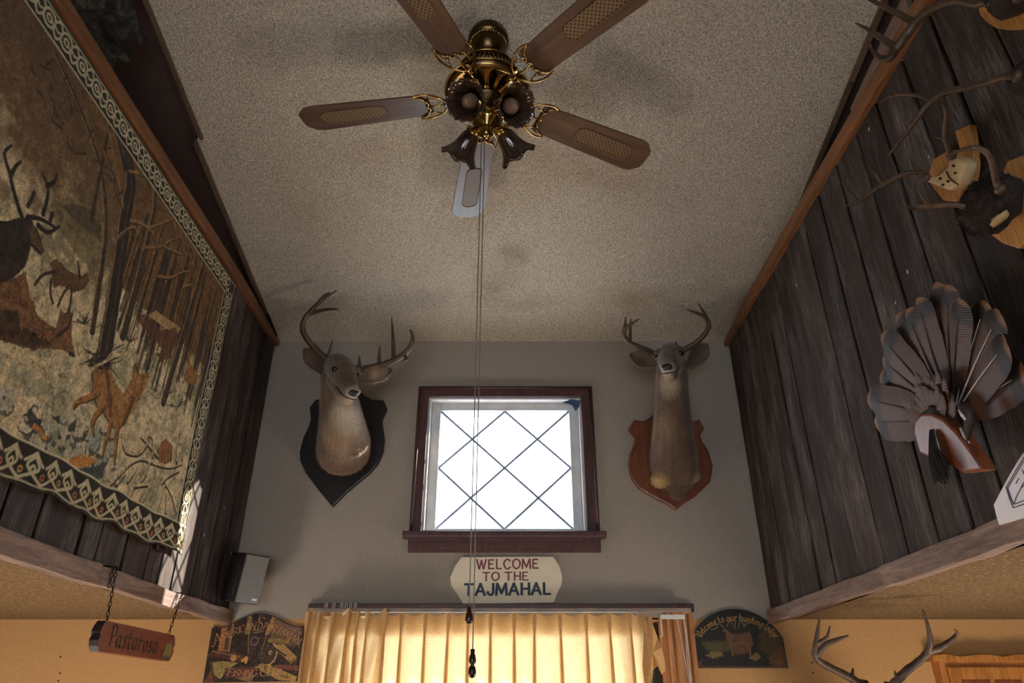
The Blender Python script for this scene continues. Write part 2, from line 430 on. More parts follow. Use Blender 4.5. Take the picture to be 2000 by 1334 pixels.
# plank walls over the room
def plank_wall(nm, xf, sgn, seams):
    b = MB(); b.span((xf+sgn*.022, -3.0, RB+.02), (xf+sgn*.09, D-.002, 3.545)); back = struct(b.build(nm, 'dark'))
    seams = sorted(seams)
    for i in range(len(seams)-1):
        y0, y1 = seams[i]+.0055, seams[i+1]-.0055
        rr = random.Random(i*31+int(sgn*5)+100)
        dx = rr.uniform(-.006, .004)*sgn; sk = rr.uniform(-.003, .003)
        b = MB(); nz = 9
        rings = []
        for j in range(nz):
            z = RB+.03+(3.535-RB-.03)*j/(nz-1)
            a0 = y0+rr.uniform(-.0025, .0025)+sk*j/nz; a1 = y1+rr.uniform(-.0025, .0025)+sk*j/nz
            rings.append([(xf+dx, a0, z), (xf+dx+sgn*.020, a0, z), (xf+dx+sgn*.020, a1, z), (xf+dx, a1, z)])
        b.loft(rings)
        b.build('plank', 'barn', back, bevel=.0022)
    return back
right_seams = [3.437, 3.31, 3.178, 2.985, 2.84, 2.701, 2.508, 2.314, 2.155, 1.988, 1.829]
y = 1.829
rr = random.Random(3)
while y > -.4: y -= rr.uniform(.13, .2); right_seams.append(y)
left_seams = [3.437, 3.28, 3.12, 2.985, 2.812, 2.70, 2.592, 2.43, 2.263, 2.158, 1.948, 1.80]
y = 1.80
while y > -.4: y -= rr.uniform(.12, .19); left_seams.append(y)
wall_left = plank_wall('wall_left', XL, -1, left_seams)
wall_right = plank_wall('wall_right', XR, 1, right_seams)
for xf, sgn in ((XL, -1), (XR, 1)):
    # orange trim board along the top
    b = MB(); x0, x1 = xf-sgn*.026, xf+sgn*.09
    rings = []
    for j in range(15):
        yy = -2.9+(D-.002+2.9)*j/14; dz = .004*math.sin(j*1.7)
        top = min(3.565+dz, ceil_z(yy)-.004)
        rings.append([(x0, yy, 3.508+dz), (x1, yy, 3.508+dz), (x1, yy, top), (x0, yy, top)])
    struct(b.loft(rings).build('trim_%d' % k, 'trim', bevel=.004)); k += 1
    # rough rails along the foot, two lengths butted together
    for ya, yb, dx, hh in (((2.27, D-.01, 0, .054), (1.2, 2.265, .004, .060), (-2.9, 1.195, 0, .056)) if sgn < 0 else ((2.3, D-.01, 0, .055), (-2.9, 2.296, .004, .06))):
        b = MB(); rings = []
        r2 = random.Random(int(ya*100)+int(sgn))
        nn = max(6, int((yb-ya)/.12))
        for j in range(nn+1):
            yy = ya+(yb-ya)*j/nn; e = r2.uniform(-.004, .004)
            rings.append([(xf-sgn*(.027+dx)+e*.5, yy, RB-.003+e), (xf+sgn*.02, yy, RB+e), (xf+sgn*.02, yy, RB+hh+e), (xf-sgn*(.027+dx)+e*.5, yy, RB+hh+e)])
        struct(b.loft(rings).build('trim_%d' % k, 'rail', bevel=.004)); k += 1

# ---------------------------------------------------------------- window_1 : small leaded window
x0, x1, z0, z1 = W1
win1 = struct(MB().span((x0, D+.0, z0-.002), (x1, D+.25, z0)).build('window_1', 'jamb'), 'small square window with diamond leaded panes')
co = (-.493, .422, 2.497, 3.261)
for nm, ol in (('casing', [(co[0], co[3]), (co[1], co[3]), (x1, z1), (x0, z1)]), ('casing', [(co[0], co[2]), (co[0], co[3]), (x0, z1), (x0, co[2])]), ('casing', [(co[1], co[3]), (co[1], co[2]), (x1, co[2]), (x1, z1)])):
    b = MB(); b.prism([(x, D-.022, z) for x, z in ol], (0, .022, 0))
    cs = b.build(nm, 'casing', win1, bevel=.003)
    c = [Vector((x, 0, z)) for x, z in ol]
    # raised outer bead on each casing board
    if abs(ol[0][1]-ol[1][1]) < .01:
        MB().tube([(co[0]+.012, D-.024, co[3]-.012), (co[1]-.012, D-.024, co[3]-.012)], .006, 6).build('bead', 'casing', cs, True)
    else:
        s = 1 if ol[0][0] < 0 else -1; xx = (co[0] if s > 0 else co[1])+s*.012
        MB().tube([(xx, D-.024, co[2]), (xx, D-.024, co[3]-.012)], .006, 6).build('bead', 'casing', cs, True)
b = MB(); b.span((-.519, D-.060, 2.468), (.448, D+.02, 2.497)); b.build('sill', 'casing', win1, bevel=.006)
b = MB()
prof = [(0, 2.468), (-.040, 2.468), (-.040, 2.452), (-.030, 2.447), (-.030, 2.432), (-.020, 2.425), (-.020, 2.412), (-.012, 2.406), (0, 2.406)]
b.add([(x+(.0 if i else 0)*1, D+py, pz) for i, x in ((0, -.492), (1, .421)) for py, pz in prof], [tuple(range(9)), tuple(range(17, 8, -1))]+[(q, (q+1) % 9, 9+(q+1) % 9, 9+q) for q in range(9)])
b.build('apron', 'casing', win1)
for nm, s0, s1 in (('jamb', (x0, D-.01, z0), (x0+.012, D+.25, z1)), ('jamb', (x1-.012, D-.01, z0), (x1, D+.25, z1)), ('jamb', (x0+.012, D-.01, z1-.012), (x1-.012, D+.25, z1)), ('jamb', (x0+.012, D-.01, z0), (x1-.012, D+.25, z0+.012))):
    MB().span(s0, s1).build(nm, 'jamb', win1, bevel=.002)
g0, g1, h0, h1 = x0+.060, x1-.060, z0+.030, z1-.052
GY = D+.062
for s0, s1 in (((x0+.012, GY-.02, z0+.012), (g0, GY+.02, z1-.012)), ((g1, GY-.02, z0+.012), (x1-.012, GY+.02, z1-.012)), ((g0, GY-.02, z0+.012), (g1, GY+.02, h0)), ((g0, GY-.02, h1), (g1, GY+.02, z1-.012))):
    MB().span(s0, s1).build('sash', 'jamb', win1, bevel=.003)
gw, gh = g1-g0, h1-h0
def clip_poly(poly, x0, x1, y0, y1):
    for axis, lim, keep in ((0, x0, 1), (0, x1, -1), (1, y0, 1), (1, y1, -1)):
        out = []
        for i in range(len(poly)):
            a, b_ = poly[i], poly[(i+1) % len(poly)]
            ia, ib = (a[axis]-lim)*keep >= -1e-9, (b_[axis]-lim)*keep >= -1e-9
            if ia: out.append(a)
            if ia != ib:
                t = (lim-a[axis])/(b_[axis]-a[axis]); out.append((a[0]+t*(b_[0]-a[0]), a[1]+t*(b_[1]-a[1])))
        poly = out
        if not poly: return []
    return poly
# lozenges: period gw/2 x gh/2, came crossings at the quarter points
pw, ph = gw/2, gh/2
for i in range(-1, 6):
    for j in range(-1, 6):
        if (i+j) % 2: continue
        cx, cz = g0+i*pw/2, h0+j*ph/2
        pl = clip_poly([(cx-pw/2+.002, cz), (cx, cz-ph/2+.002), (cx+pw/2-.002, cz), (cx, cz+ph/2-.002)], g0, g1, h0, h1)
        ar = abs(sum(pl[q][0]*pl[(q+1) % len(pl)][1]-pl[(q+1) % len(pl)][0]*pl[q][1] for q in range(len(pl))))/2 if len(pl) > 2 else 0
        if ar > .0005: MB().prism([(x, GY-.002, z) for x, z in pl], (0, .004, 0)).build('pane', 'glass', win1)
for a, c in (((0, 0), (2, 2)), ((0, 1), (1, 2)), ((1, 0), (2, 1)), ((0, 1), (1, 0)), ((0, 2), (2, 0)), ((1, 2), (2, 1))):
    MB().tube([(g0+a[0]*pw, GY-.003, h0+a[1]*ph), (g0+c[0]*pw, GY-.003, h0+c[1]*ph)], .0062, 8).build('came', 'lead', win1)
# blue plastic scrap caught in the corner
b = MB(); pts = [P(1098, 786, Y=D-.02), P(1115, 780, Y=D-.02), P(1134, 782, Y=D-.02), P(1131, 795, Y=D-.02), P(1124, 803, Y=D-.02), P(1117, 791, Y=D-.02)]
b.prism(pts, (0, .012, .004)); tag(b.build('plastic_scrap', 'blue'), 'crumpled blue plastic scrap in the upper corner of the window frame', 'scrap')

# ---------------------------------------------------------------- window_2 : wide curtained window below
x0, x1, z0, z1 = W2
win2 = struct(MB().span((x0, D, z0-.002), (x1, D+.10, z0)).build('window_2', 'oak'), 'wide window behind the tan pleated curtains')
for s0, s1 in (((x1, D-.022, z0-.1), (x1+.12, D, z1+.02)), ((x0-.075, D-.022, z0-.1), (x0, D, z1+.02)), ((x0-.075, D-.022, z0-.18), (x1+.12, D, z0-.1))):
    cs = MB().span(s0, s1).build('casing', 'oak', win2, bevel=.004)
    if s1[0] == x0 or s0[0] == x1:
        for q in ((.025, .095) if s0[0] == x1 else (.02, .055)): MB().tube([(s0[0]+q, D-.023, s0[2]+.1), (s0[0]+q, D-.023, s1[2])], .005, 6).build('bead', 'oak', cs, True)
MB().span((x0-.09, D-.024, z1+.02), (x1+.13, D, z1+.056)).build('head_casing', 'casing', win2, bevel=.004)
for s0, s1 in (((x1-.03, D, z0), (x1, D+.1, z1)), ((x0, D, z0), (x0+.03, D+.1, z1)), ((x0+.03, D, z1-.02), (x1-.03, D+.1, z1))):
    MB().span(s0, s1).build('jamb', 'oak', win2, bevel=.003)
for s0, s1 in (((x1-.13, D+.04, z0), (x1-.03, D+.08, z1-.02)), ((x0+.03, D+.04, z0), (x0+.10, D+.08, z1-.02)), ((x0+.1, D+.04, z1-.06), (x1-.13, D+.08, z1-.02))):
    MB().span(s0, s1).build('sash', 'shade', win2, bevel=.002)
MB().span((x0+.1, D+.058, z0), (x1-.13, D+.062, z1-.06)).build('pane', 'glass', win2)

# ---------------------------------------------------------------- curtains and their rail
rail = thing('curtain_rail', 'white metal traverse rail above the tan curtains', 'curtain rail', (0, D-.05, 2.15))
RY = D-.075
MB().span((-.915, RY-.012, 2.132), (.80, RY+.012, 2.150)).build('track', 'railgrey', rail, bevel=.003)
for x in (-.90, .79): MB().span((x-.012, RY, 2.134), (x+.012, D-.001, 2.149)).build('bracket', 'whitem', rail, bevel=.002)
for i, x in enumerate((-.835, -.80, -.765, -.745, -.725, -.705)):
    MB().tube([(x-.004, RY-.002, 2.150), (x-.004, RY-.002, 2.166), (x, RY-.002, 2.172), (x+.005, RY-.002, 2.166), (x+.005, RY-.002, 2.150)], .0022, 6).build('hook', 'whitem', rail)
for x in (-.86, -.845, -.62, -.64, -.655, -.56, -.57, .56):
    MB().tube([(x, RY-.004, 2.132), (x+.002, RY-.008, 2.112), (x+.006, RY-.004, 2.100)], .0022, 6).build('hook', 'whitem', rail)
MB().tube([P(1290, 1202, Y=RY), P(1292, 1225, Y=RY), P(1294, 1242, Y=RY), P(1290, 1244, Y=RY)], .0022, 6).build('loose_hook', 'whitem', rail)
MB().span(P(1293, 1209, Y=RY), P(1336, 1201, Y=RY+.01)).build('end_plate', 'whitem', rail)
cordt = thing('blind_cord', 'white pull cords hanging slack down the right window casing', 'cord', P(1345, 1210, Y=D-.03))
for pp in ([(1320, 1204), (1330, 1245), (1338, 1290), (1347, 1334), (1352, 1360)], [(1335, 1203), (1341, 1240), (1346, 1290), (1350, 1334), (1352, 1360)], [(1334, 1203), (1340, 1245), (1342, 1290), (1349, 1330), (1352, 1360)]):
    MB().tube(smooth_path([P(a, c, Y=D-.032) for a, c in pp], 5), .0014, 5).build('cord', 'whitem', cordt)

def curtain(name, xs, label, top_y, wild=0., back=0.):
    """pleated cloth; xs = x of the pinch pleats"""
    RC = RY+back
    t = thing(name, label, 'curtain', (sum(xs)/len(xs), RC, 1.0))
    zt_, zb = top_y, 1.02
    nz = 44; X = []
    lo, hi = xs[0], xs[-1]; nx = 26*(len(xs)-1)+1
    V = []; Fc = []
    rr = random.Random(int(hi*100))
    ph_ = [rr.uniform(-.012, .012) for _ in xs]
    for j in range(nz):
        s = (j/(nz-1))**1.6; z = zt_+(zb-zt_)*s; d = zt_-z
        for i in range(nx):
            u = i/26; k_ = min(int(u), len(xs)-2); f = u-k_
            x = xs[k_]+(xs[k_+1]-xs[k_])*f
            x += (ph_[k_]*(1-f)+ph_[k_+1]*f)*min(1, d/.7)*.8
            dist = min(f, 1-f)
            wv = math.cos(2*math.pi*f)
            amp = .010 if d < .09 else .010+.022*min(1, (d-.09)/.4)
            sharp = max(0, 1-dist/.22)**2
            y = RC-.012-amp*(.5+.5*wv)-sharp*.018*(1 if d > .03 else .6)
            y += wild*math.sin(x*41+z*9)*.02+wild*math.sin(x*93-z*23)*.01
            zz = z-(1-d/(zt_-zb))*(.010*(1-(.5+.5*wv))+wild*.03*math.sin(x*37))
            V.append((x, y, zz))
    for j in range(nz-1):
        for i in range(nx-1): Fc.append((j*nx+i, j*nx+i+1, (j+1)*nx+i+1, (j+1)*nx+i))
    MB().add(V, Fc).build('cloth', 'curtain', t, smooth=True, fix=False)
    # stiffened header band sewn behind the top edge
    V = []; Fc = []
    for j in range(3):
        for i in range(nx):
            v = V0 = None
            x = lo+(hi-lo)*i/(nx-1); V.append((x, RC+.010, zt_-.012-.085*j/2))
    for j in range(2):
        for i in range(nx-1): Fc.append((j*nx+i, j*nx+i+1, (j+1)*nx+i+1, (j+1)*nx+i))
    MB().add(V, Fc).build('header_band', 'curtain', t, smooth=True, fix=False)
    # pinch pleats: folded fingers of cloth standing proud of the sheet
    for q, x in enumerate(xs[1:-1] if not wild else xs):
        b = MB(); rings = []
        q = q+1 if not wild else q
        for (dz, hw, dp) in ((0, .010, .020), (.04, .009, .026), (.075, .005, .026), (.092, .003, .022), (.11, .004, .024), (.16, .006, .026), (.26, .007, .026), (.5, .0075, .026), (.9, .008, .024), (1.1, .008, .02)):
            if zt_-dz < zb: dz = zt_-zb-.002
            xx = x+ph_[q]*min(1, dz/.7)*.8; yb = RC-.030-.01*min(1, dz/.3)
            rings.append([(xx-hw, yb+.006, zt_-dz), (xx-hw*.8, yb-dp*.6, zt_-dz), (xx, yb-dp, zt_-dz), (xx+hw*.8, yb-dp*.6, zt_-dz), (xx+hw, yb+.006, zt_-dz)])
        n = 5
        V = [p for r in rings for p in r]
        Fc = [(i*n+k_, i*n+k_+1, (i+1)*n+k_+1, (i+1)*n+k_) for i in range(len(rings)-1) for k_ in range(n-1)]
        b.add(V, Fc).build('pleat', 'curtain', t, smooth=True, fix=False)
    return t
cy = RY-.02
px_ = [744, 784, 830, 876, 914, 958, 1004, 1044, 1094, 1145, 1190, 1231, 1262]
curtain('curtain', [P(a, 1230, Y=cy).x for a in px_], 'wide tan pinch pleated curtain glowing in front of the lower window', P(1000, 1198, Y=cy).z)
px2 = [606, 628, 655, 684, 702, 722, 756]
curtain('curtain', [P(a, 1230, Y=cy).x for a in px2], 'narrow bunched tan curtain at the left end of the rail', P(680, 1199, Y=cy).z, wild=.6, back=-.055)
# loose corner flap on the right end of the wide curtain
fl = thing('curtain', 'limp folded end of tan curtain beside the open window gap on the right', 'curtain', P(1275, 1260, Y=cy))
b = MB(); L = [(1265, 1201), (1273, 1204), (1275, 1222), (1284, 1245), (1292, 1265), (1298, 1290), (1299, 1310), (1292, 1318), (1285, 1300), (1275, 1308), (1272, 1340), (1262, 1360), (1255, 1300), (1258, 1240)]
V = [P(a, c, Y=RY-.03-.02*math.sin(i*1.9)) for i, (a, c) in enumerate(L)]
b.add(V+[P(1275, 1275, Y=RY-.05)], [(i, (i+1) % len(L), len(L)) for i in range(len(L))])
o = b.build('cloth', 'curtain', fl, fix=False)
sm = o.modifiers.new('t', 'SOLIDIFY'); sm.thickness = .002

# ---------------------------------------------------------------- ceiling fan
FX, FY, FZ = -.084, 1.742, EYE+1.83
CZ = ceil_z(FY)
fan = thing('ceiling_fan', 'brass ceiling fan with five wooden cane-inset blades and four smoky glass shades', 'ceiling fan', (FX, FY, FZ))
T0 = Matrix.Translation((FX, FY, 0))
def flathe(prof, name, mat, n=40, ribs=0, amp=0, parent=fan, close=True, tm=T0):
    return MB().lathe(prof, n, tm, ribs, amp, close).build(name, mat, parent, smooth=True)
can = flathe([(.070, CZ+.012), (.073, CZ-.012), (.068, CZ-.022), (.061, CZ-.026), (.060, CZ-.040), (.052, CZ-.058), (.042, CZ-.075), (.030, CZ-.085), (.018, CZ-.09)], 'canopy', 'dbrass')
b = MB()
for i in range(40):
    a = 2*math.pi*i/40; b.lathe([(.001, .006), (.0045, .004), (.006, 0), (.0045, -.004), (.001, -.006)], 6, Matrix.Translation((FX+.063*math.cos(a), FY+.063*math.sin(a), CZ-.032)), close=False)
b.build('bead_ring', 'brass', can, True)
flathe([(.016, CZ-.085), (.016, FZ+.145)], 'down_rod', 'dbrass', 16)
hous = flathe([(.020, FZ+.150), (.060, FZ+.146), (.088, FZ+.138), (.094, FZ+.125), (.094, FZ+.085), (.100, FZ+.080), (.118, FZ+.066), (.135, FZ+.045), (.141, FZ+.030), (.138, FZ+.018), (.120, FZ+.016)], 'motor_housing', 'dbrass', 48)
b = MB()
for i in range(40):      # pierced lattice band
    a0, a1 = 2*math.pi*i/40, 2*math.pi*(i+1)/40
    for za, zb_ in ((.088, .122), (.122, .088)):
        b.tube([(FX+.096*math.cos(a0), FY+.096*math.sin(a0), FZ+za), (FX+.096*math.cos(a1), FY+.096*math.sin(a1), FZ+zb_)], .0015, 4)
b.build('lattice_band', 'brass', hous, True)
for r, z in ((.142, .030), (.101, .080), (.096, .126)):
    MB().tube([(FX+r*math.cos(2*math.pi*i/48), FY+r*math.sin(2*math.pi*i/48), FZ+z) for i in range(49)], .0035, 6).build('rim', 'brass', hous, True)
flathe([(.001, FZ+.020), (.132, FZ+.020), (.132, FZ+.024), (.001, FZ+.024)], 'slot_backing', 'black', 40)
# vented underside: brass spokes between long slots, flat cone
nsp = 15
pl = flathe([(.136, FZ+.018), (.128, FZ+.008), (.122, FZ+.006), (.120, FZ+.010), (.122, FZ+.016)], 'vent_plate', 'brass', 48, close=False)
b = MB()
for i in range(nsp):
    a = 2*math.pi*(i+.3)/nsp; ca, sa = math.cos(a), math.sin(a)
    def q(r, t, z): return (FX+r*ca-t*sa, FY+r*sa+t*ca, FZ+z)
    out = [q(.124, .024, .007), (q(.116, .0155, .005)), q(.105, .009, .002), q(.085, .0065, -.002), q(.062, .0055, -.006), q(.050, .010, -.008),
           q(.050, -.010, -.008), q(.062, -.0055, -.006), q(.085, -.0065, -.002), q(.105, -.009, .002), q(.116, -.0155, .005), q(.124, -.024, .007)]
    MB().prism(out, (0, 0, .004)).build('spoke', 'brass', pl, bevel=.0008)
flathe([(.052, FZ+.004), (.056, FZ-.008), (.050, FZ-.018), (.036, FZ-.026), (.030, FZ-.040)], 'hub_collar', 'dbrass', 32)
# five blades
def blade_outline():
    pts = [(.195, -.048), (.21, -.056), (.60, -.070), (.628, -.064), (.655, -.040), (.660, -.026), (.660, .026), (.655, .040), (.628, .064), (.60, .070), (.21, .056), (.195, .048)]
    return pts
bw = MB(); bw.prism([(x, y, 0) for x, y in blade_outline()], (0, 0, .006)); bme = bw.mesh('blade')
bm = bmesh.new(); bm.from_mesh(bme); bmesh.ops.recalc_face_normals(bm, faces=bm.faces); bmesh.ops.bevel(bm, geom=list(bm.edges), offset=.0012, segments=1, affect='EDGES'); bm.to_mesh(bme); bm.free(); bme.materials.append(M['bladewood'])
cane_pts = []
for cx, a0 in ((.565, -90), (.375, 90)):
    for i in range(7):
        a = math.radians(a0+180*i/6); cane_pts.append((cx+.022*math.cos(a), .030*math.sin(a)))
cme = MB().prism([(x, y, -.0012) for x, y in cane_pts], (0, 0, .0012)).mesh('cane_inset'); cme.materials.append(M['cane'])
rme = MB().tube([(x, y, -.0012) for x, y in cane_pts+cane_pts[:1]], .0022, 6).mesh('inset_rim'); rme.materials.append(M['cane'])
# blade bracket: bat-wing of brass rods
br = MB()
outer = [(.245, .060), (.222, .066), (.190, .060), (.160, .042), (.143, .020), (.138, 0)]
outer = [Vector((x, y, -.004)) for x, y in outer]; outer = smooth_path(outer+[Vector((p.x, -p.y, p.z)) for p in outer[-2::-1]], 4)
br.tube(outer, .0042, 6)
def arc(a, c, bulge, n=6):
    a, c = Vector((*a, -.004)), Vector((*c, -.004)); return [a+(c-a)*t+Vector((bulge*4*t*(1-t), 0, 0)) for t in np.linspace(0, 1, 2*n)]
for a, c in (((.245, .060), (.212, .030)), ((.212, .030), (.212, 0)), ((.212, 0), (.212, -.030)), ((.212, -.030), (.245, -.060))):
    br.tube(arc(a, c, -.012), .0034, 6)
for a, c in (((.212, .030), (.163, .044)), ((.206, 0), (.138, 0)), ((.212, -.030), (.163, -.044))):
    br.tube([Vector((*a, -.004)), Vector((*c, -.004))], .0030, 6)
br.box((.115, 0, .004), (.075, .030, .006));
brm = br.mesh('blade_bracket'); brm.materials.append(M['brass']); brm.polygons.foreach_set('use_smooth', [True]*len(brm.polygons))
for i in range(5):
    ang = math.radians(99.15+72*i)
    mat = Matrix.Translation((FX, FY, FZ)) @ Matrix.Rotation(ang, 4, 'Z') @ Matrix.Rotation(math.radians(-11), 4, 'X')
    def place(nm, me, par):
        o = bpy.data.objects.new(nm, me); COL.objects.link(o); o.parent = par
        o.matrix_parent_inverse = wm(par).inverted()
        l, r_, s_ = mat.decompose(); o.location = l; o.rotation_euler = r_.to_euler(); return o
    bl = place('blade', bme, fan)
    place('cane_inset', cme, bl); place('inset_rim', rme, bl); place('blade_bracket', brm, bl)
# light kit
flathe([(.030, FZ-.040), (.034, FZ-.050), (.034, FZ-.066), (.048, FZ-.074), (.052, FZ-.098), (.044, FZ-.118), (.024, FZ-.132), (.018, FZ-.150), (.022, FZ-.158), (.012, FZ-.170), (.002, FZ-.175)], 'light_kit_hub', 'brass', 32)
for az in (-113, -50, 46, 130):
    a = math.radians(az); dv = Vector((math.cos(a), math.sin(a), 0))
    base = Vector((FX, FY, FZ-.090)); nk = base+dv*.075+Vector((0, 0, -.006))
    MB().tube(smooth_path([base+dv*.03, base+dv*.055+Vector((0, 0, .010)), nk], 4), .008, 8).build('lamp_arm', 'brass', fan, True)
    ax = (dv*.80+Vector((0, 0, -.60))).normalized()
    rot = ax.to_track_quat('Z', 'Y').to_matrix().to_4x4()
    tm = Matrix.Translation(nk) @ rot
    prof = [(.020, -.004), (.024, .004), (.030, .012), (.034, .030), (.038, .052), (.046, .074), (.058, .092), (.066, .102)]
    inn = [(r-.003, z) for r, z in prof[::-1][:-1]]
    n = 64
    b = MB(); V = []; allp = prof+inn
    for kk, (r, z) in enumerate(allp):
        w_ = min(1, max(0, (z-.01)/.09))
        for q_ in range(n):
            an = 2*math.pi*q_/n
            r2 = r*(1+.045*w_*math.cos(an*16)); V.append(tm @ Vector((r2*math.cos(an), r2*math.sin(an), z+.006*w_*w_*math.cos(an*6))))
    b.add(V, [(i*n+k_, i*n+(k_+1) % n, (i+1)*n+(k_+1) % n, (i+1)*n+k_) for i in range(len(allp)-1) for k_ in range(n)])
    sh = b.build('glass_shade', 'smoke', fan, True)
    MB().lathe([(.026, -.014), (.028, -.002), (.024, .006), (.012, .010)], 20, tm).build('fitter', 'brass', sh, True)
    MB().lathe([(.008, .010), (.012, .024), (.024, .046), (.027, .060), (.022, .078), (.010, .094), (.002, .100)], 20, tm).build('bulb', 'bulb', sh, True)
def chain_pull(x, y, ztop, zknob, big):
    c_ = MB().tube([(x, y, ztop), (x, y, zknob)], .0016, 6).build('pull_cord', 'cord', fan, True)
    pr = [(.002, .030), (.008, .028), (.007, .016), (.010, .010), (.013, -.006), (.010, -.014), (.006, -.017), (.011, -.024), (.014, -.038), (.011, -.050), (.002, -.055)] if big else [(.002, .022), (.007, .020), (.008, .008), (.013, -.008), (.014, -.022), (.010, -.030), (.002, -.032)]
    MB().lathe([(r*.66, zknob+z*.72) for r, z in pr], 20, Matrix.Translation((x, y, 0))).build('pull_knob', 'knob', c_, True)
chain_pull(FX-.006, FY+.018, FZ-.165, EYE+.100, True)
chain_pull(FX-.016, FY+.012, FZ-.155, EYE+.197, False)

# ---------------------------------------------------------------- antlers and deer
def antler(main, radii, tines, name, parent, mat='antler', base=None):
    b = MB()
    p = smooth_path(main, 7); b.tube(p, [max(.0015, r*(1+.06*math.sin(i*1.3))) for i, r in enumerate(interp(radii, len(p)))], 9)
    eye_ = Vector((0, 0, EYE))
    for pts, rr_ in tines:
        d0 = (Vector(pts[0])-eye_).normalized()
        best = max(p[2:-2], key=lambda m_: (m_-eye_).normalized().dot(d0))     # root the tine in the middle of the beam
        kk = (best-eye_).length/(Vector(pts[0])-eye_).length
        pts = [best]+[eye_+(Vector(x)-eye_)*(1+(kk-1)*.9) for x in pts[1:]]
        q = smooth_path(pts, 6); b.tube(q, [max(.001, r) for r in interp(rr_, len(q))], 8)
    if base: # burr at the foot of the beam
        t = (Vector(main[1])-Vector(main[0])).normalized(); tm = Matrix.Translation(Vector(main[0])+t*.008) @ t.to_track_quat('Z', 'Y').to_matrix().to_4x4()
        b.lathe([(radii[0]*.8, -.010), (radii[0]*1.45, -.004), (radii[0]*1.5, .003), (radii[0]*.9, .010)], 14, tm, 7, .08)
    return b.build(name, mat, parent, True)
def ring(c, t, side, rw, rh, n=16, flat=0):
    t = Vector(t).normalized(); a = (Vector(side)-t*t.dot(Vector(side))).normalized(); u = t.cross(a)
    return [Vector(c)+a*rw*math.cos(2*math.pi*k_/n)+u*rh*math.sin(2*math.pi*k_/n) for k_ in range(n)]
def deer_body(name, parent, S, Nn, neck, ears, cols, base=(122, 98, 76), fur_n=26000, tufts=()):
    """S skull, Nn nose; neck: list of (centre, half width, half depth) from the wall outwards; ears: (root, tip, out-normal)"""
    b = MB(); S = Vector(S); Nn = Vector(Nn); ax = (Nn-S).normalized(); Lh = (Nn-S).length
    side = ax.cross(Vector((0, 0, 1))).normalized(); up = side.cross(ax).normalized()
    # neck
    cs = [Vector(c) for c, _, _ in neck]; rings = []
    for i, (c, rw, rh) in enumerate(neck):
        t = cs[min(i+1, len(cs)-1)]-cs[max(i-1, 0)]
        if i == 0: t = Vector((0, -1, .25))
        rings.append(ring(c, t, (1, 0, 0), rw, rh))
    b.loft(rings)
    # skull and muzzle
    hr = []
    for f, rw, rh, off in ((-.22, .028, .030, -.004), (-.12, .052, .054, -.004), (.04, .062, .064, -.002), (.20, .066, .066, .0), (.36, .064, .062, .0), (.52, .050, .054, -.006), (.66, .040, .046, -.012), (.80, .034, .040, -.016), (.91, .034, .037, -.016), (.98, .030, .031, -.014), (1.03, .014, .016, -.012)):
        hr.append(ring(S+ax*Lh*f+up*off, ax, side, rw, rh))
    b.loft(hr)
    # jaw / throat
    b.loft([ring(S-up*.045+ax*Lh*f-up*o, ax, side, w_, h_) for f, w_, h_, o in ((-.05, .05, .05, .0), (.25, .048, .045, .008), (.55, .036, .034, .014), (.85, .028, .022, .016), (.95, .018, .014, .016))])
    # brow ridges and cheek
    for sd in (-1, 1):
        b.lathe([(.002, -.02), (.018, -.012), (.022, 0), (.018, .012), (.002, .02)], 10, Matrix.Translation(S+ax*Lh*.36+side*sd*.050+up*.036))
        b.lathe([(.002, -.016), (.012, -.01), (.015, 0), (.012, .01), (.002, .016)], 10, Matrix.Translation(S+ax*Lh*.96+side*sd*.022-up*.002))
    for c, r in tufts:
        b.lathe([(.002, -r), (r*.75, -r*.6), (r, 0), (r*.75, r*.6), (.002, r)], 12, Matrix.Translation(Vector(c)))
    for root, tip, nrm in ears:
        root, tip, nrm = Vector(root), Vector(tip), Vector(nrm).normalized(); t = (tip-root); Le = t.length; t.normalize()
        sd_ = t.cross(nrm).normalized(); nrm = sd_.cross(t)
        rg = []
        for f, w_ in ((0, .018), (.12, .026), (.3, .040), (.5, .045), (.7, .038), (.88, .020), (1.0, .004)):
            c = root+t*Le*f; pts = []
            for k_ in range(8):   # cupped cross-section, outer side
                s_ = -1+2*k_/7; pts.append(c+sd_*w_*s_+nrm*(.55*w_*(s_*s_)-.006))
            for k_ in range(7, -1, -1):
                s_ = -1+2*k_/7; pts.append(c+sd_*w_*s_*.96+nrm*(.55*w_*(s_*s_)+.006))
            rg.append(pts)
        b.loft(rg)
    tmp = b.build('tmp_body', None)
    md = tmp.modifiers.new('r', 'REMESH'); md.mode = 'VOXEL'; md.voxel_size = .0052
    ms = tmp.modifiers.new('s', 'SMOOTH'); ms.iterations = 4; ms.factor = .5
    dg = bpy.context.evaluated_depsgraph_get(); dg.update()
    me = bpy.data.meshes.new_from_object(tmp.evaluated_get(dg)); bpy.data.objects.remove(tmp)
    me.name = name
    nv = len(me.vertices); co = np.empty(nv*3); me.vertices.foreach_get('co', co); co = co.reshape(-1, 3)
    co[:, 1] = np.minimum(co[:, 1], D-.003); me.vertices.foreach_set('co', co.ravel())
    no = np.empty(nv*3); me.vertices.foreach_get('normal', no); no = no.reshape(-1, 3)
    col = np.tile(np.array(lin(base)[:3]), (nv, 1))
    ptn = np.random.RandomState(5)
    # patches of coat colour, with painted light and shade among them: (centre, radius, colour, strength)
    for c, r, cc, st in cols:
        d = np.linalg.norm(co-np.array(c), axis=1)/r; wgt = np.clip(1.35-d, 0, 1)[:, None]*st; wgt = np.clip(wgt, 0, 1)
        col = col*(1-wgt)+np.array(lin(cc)[:3])*wgt
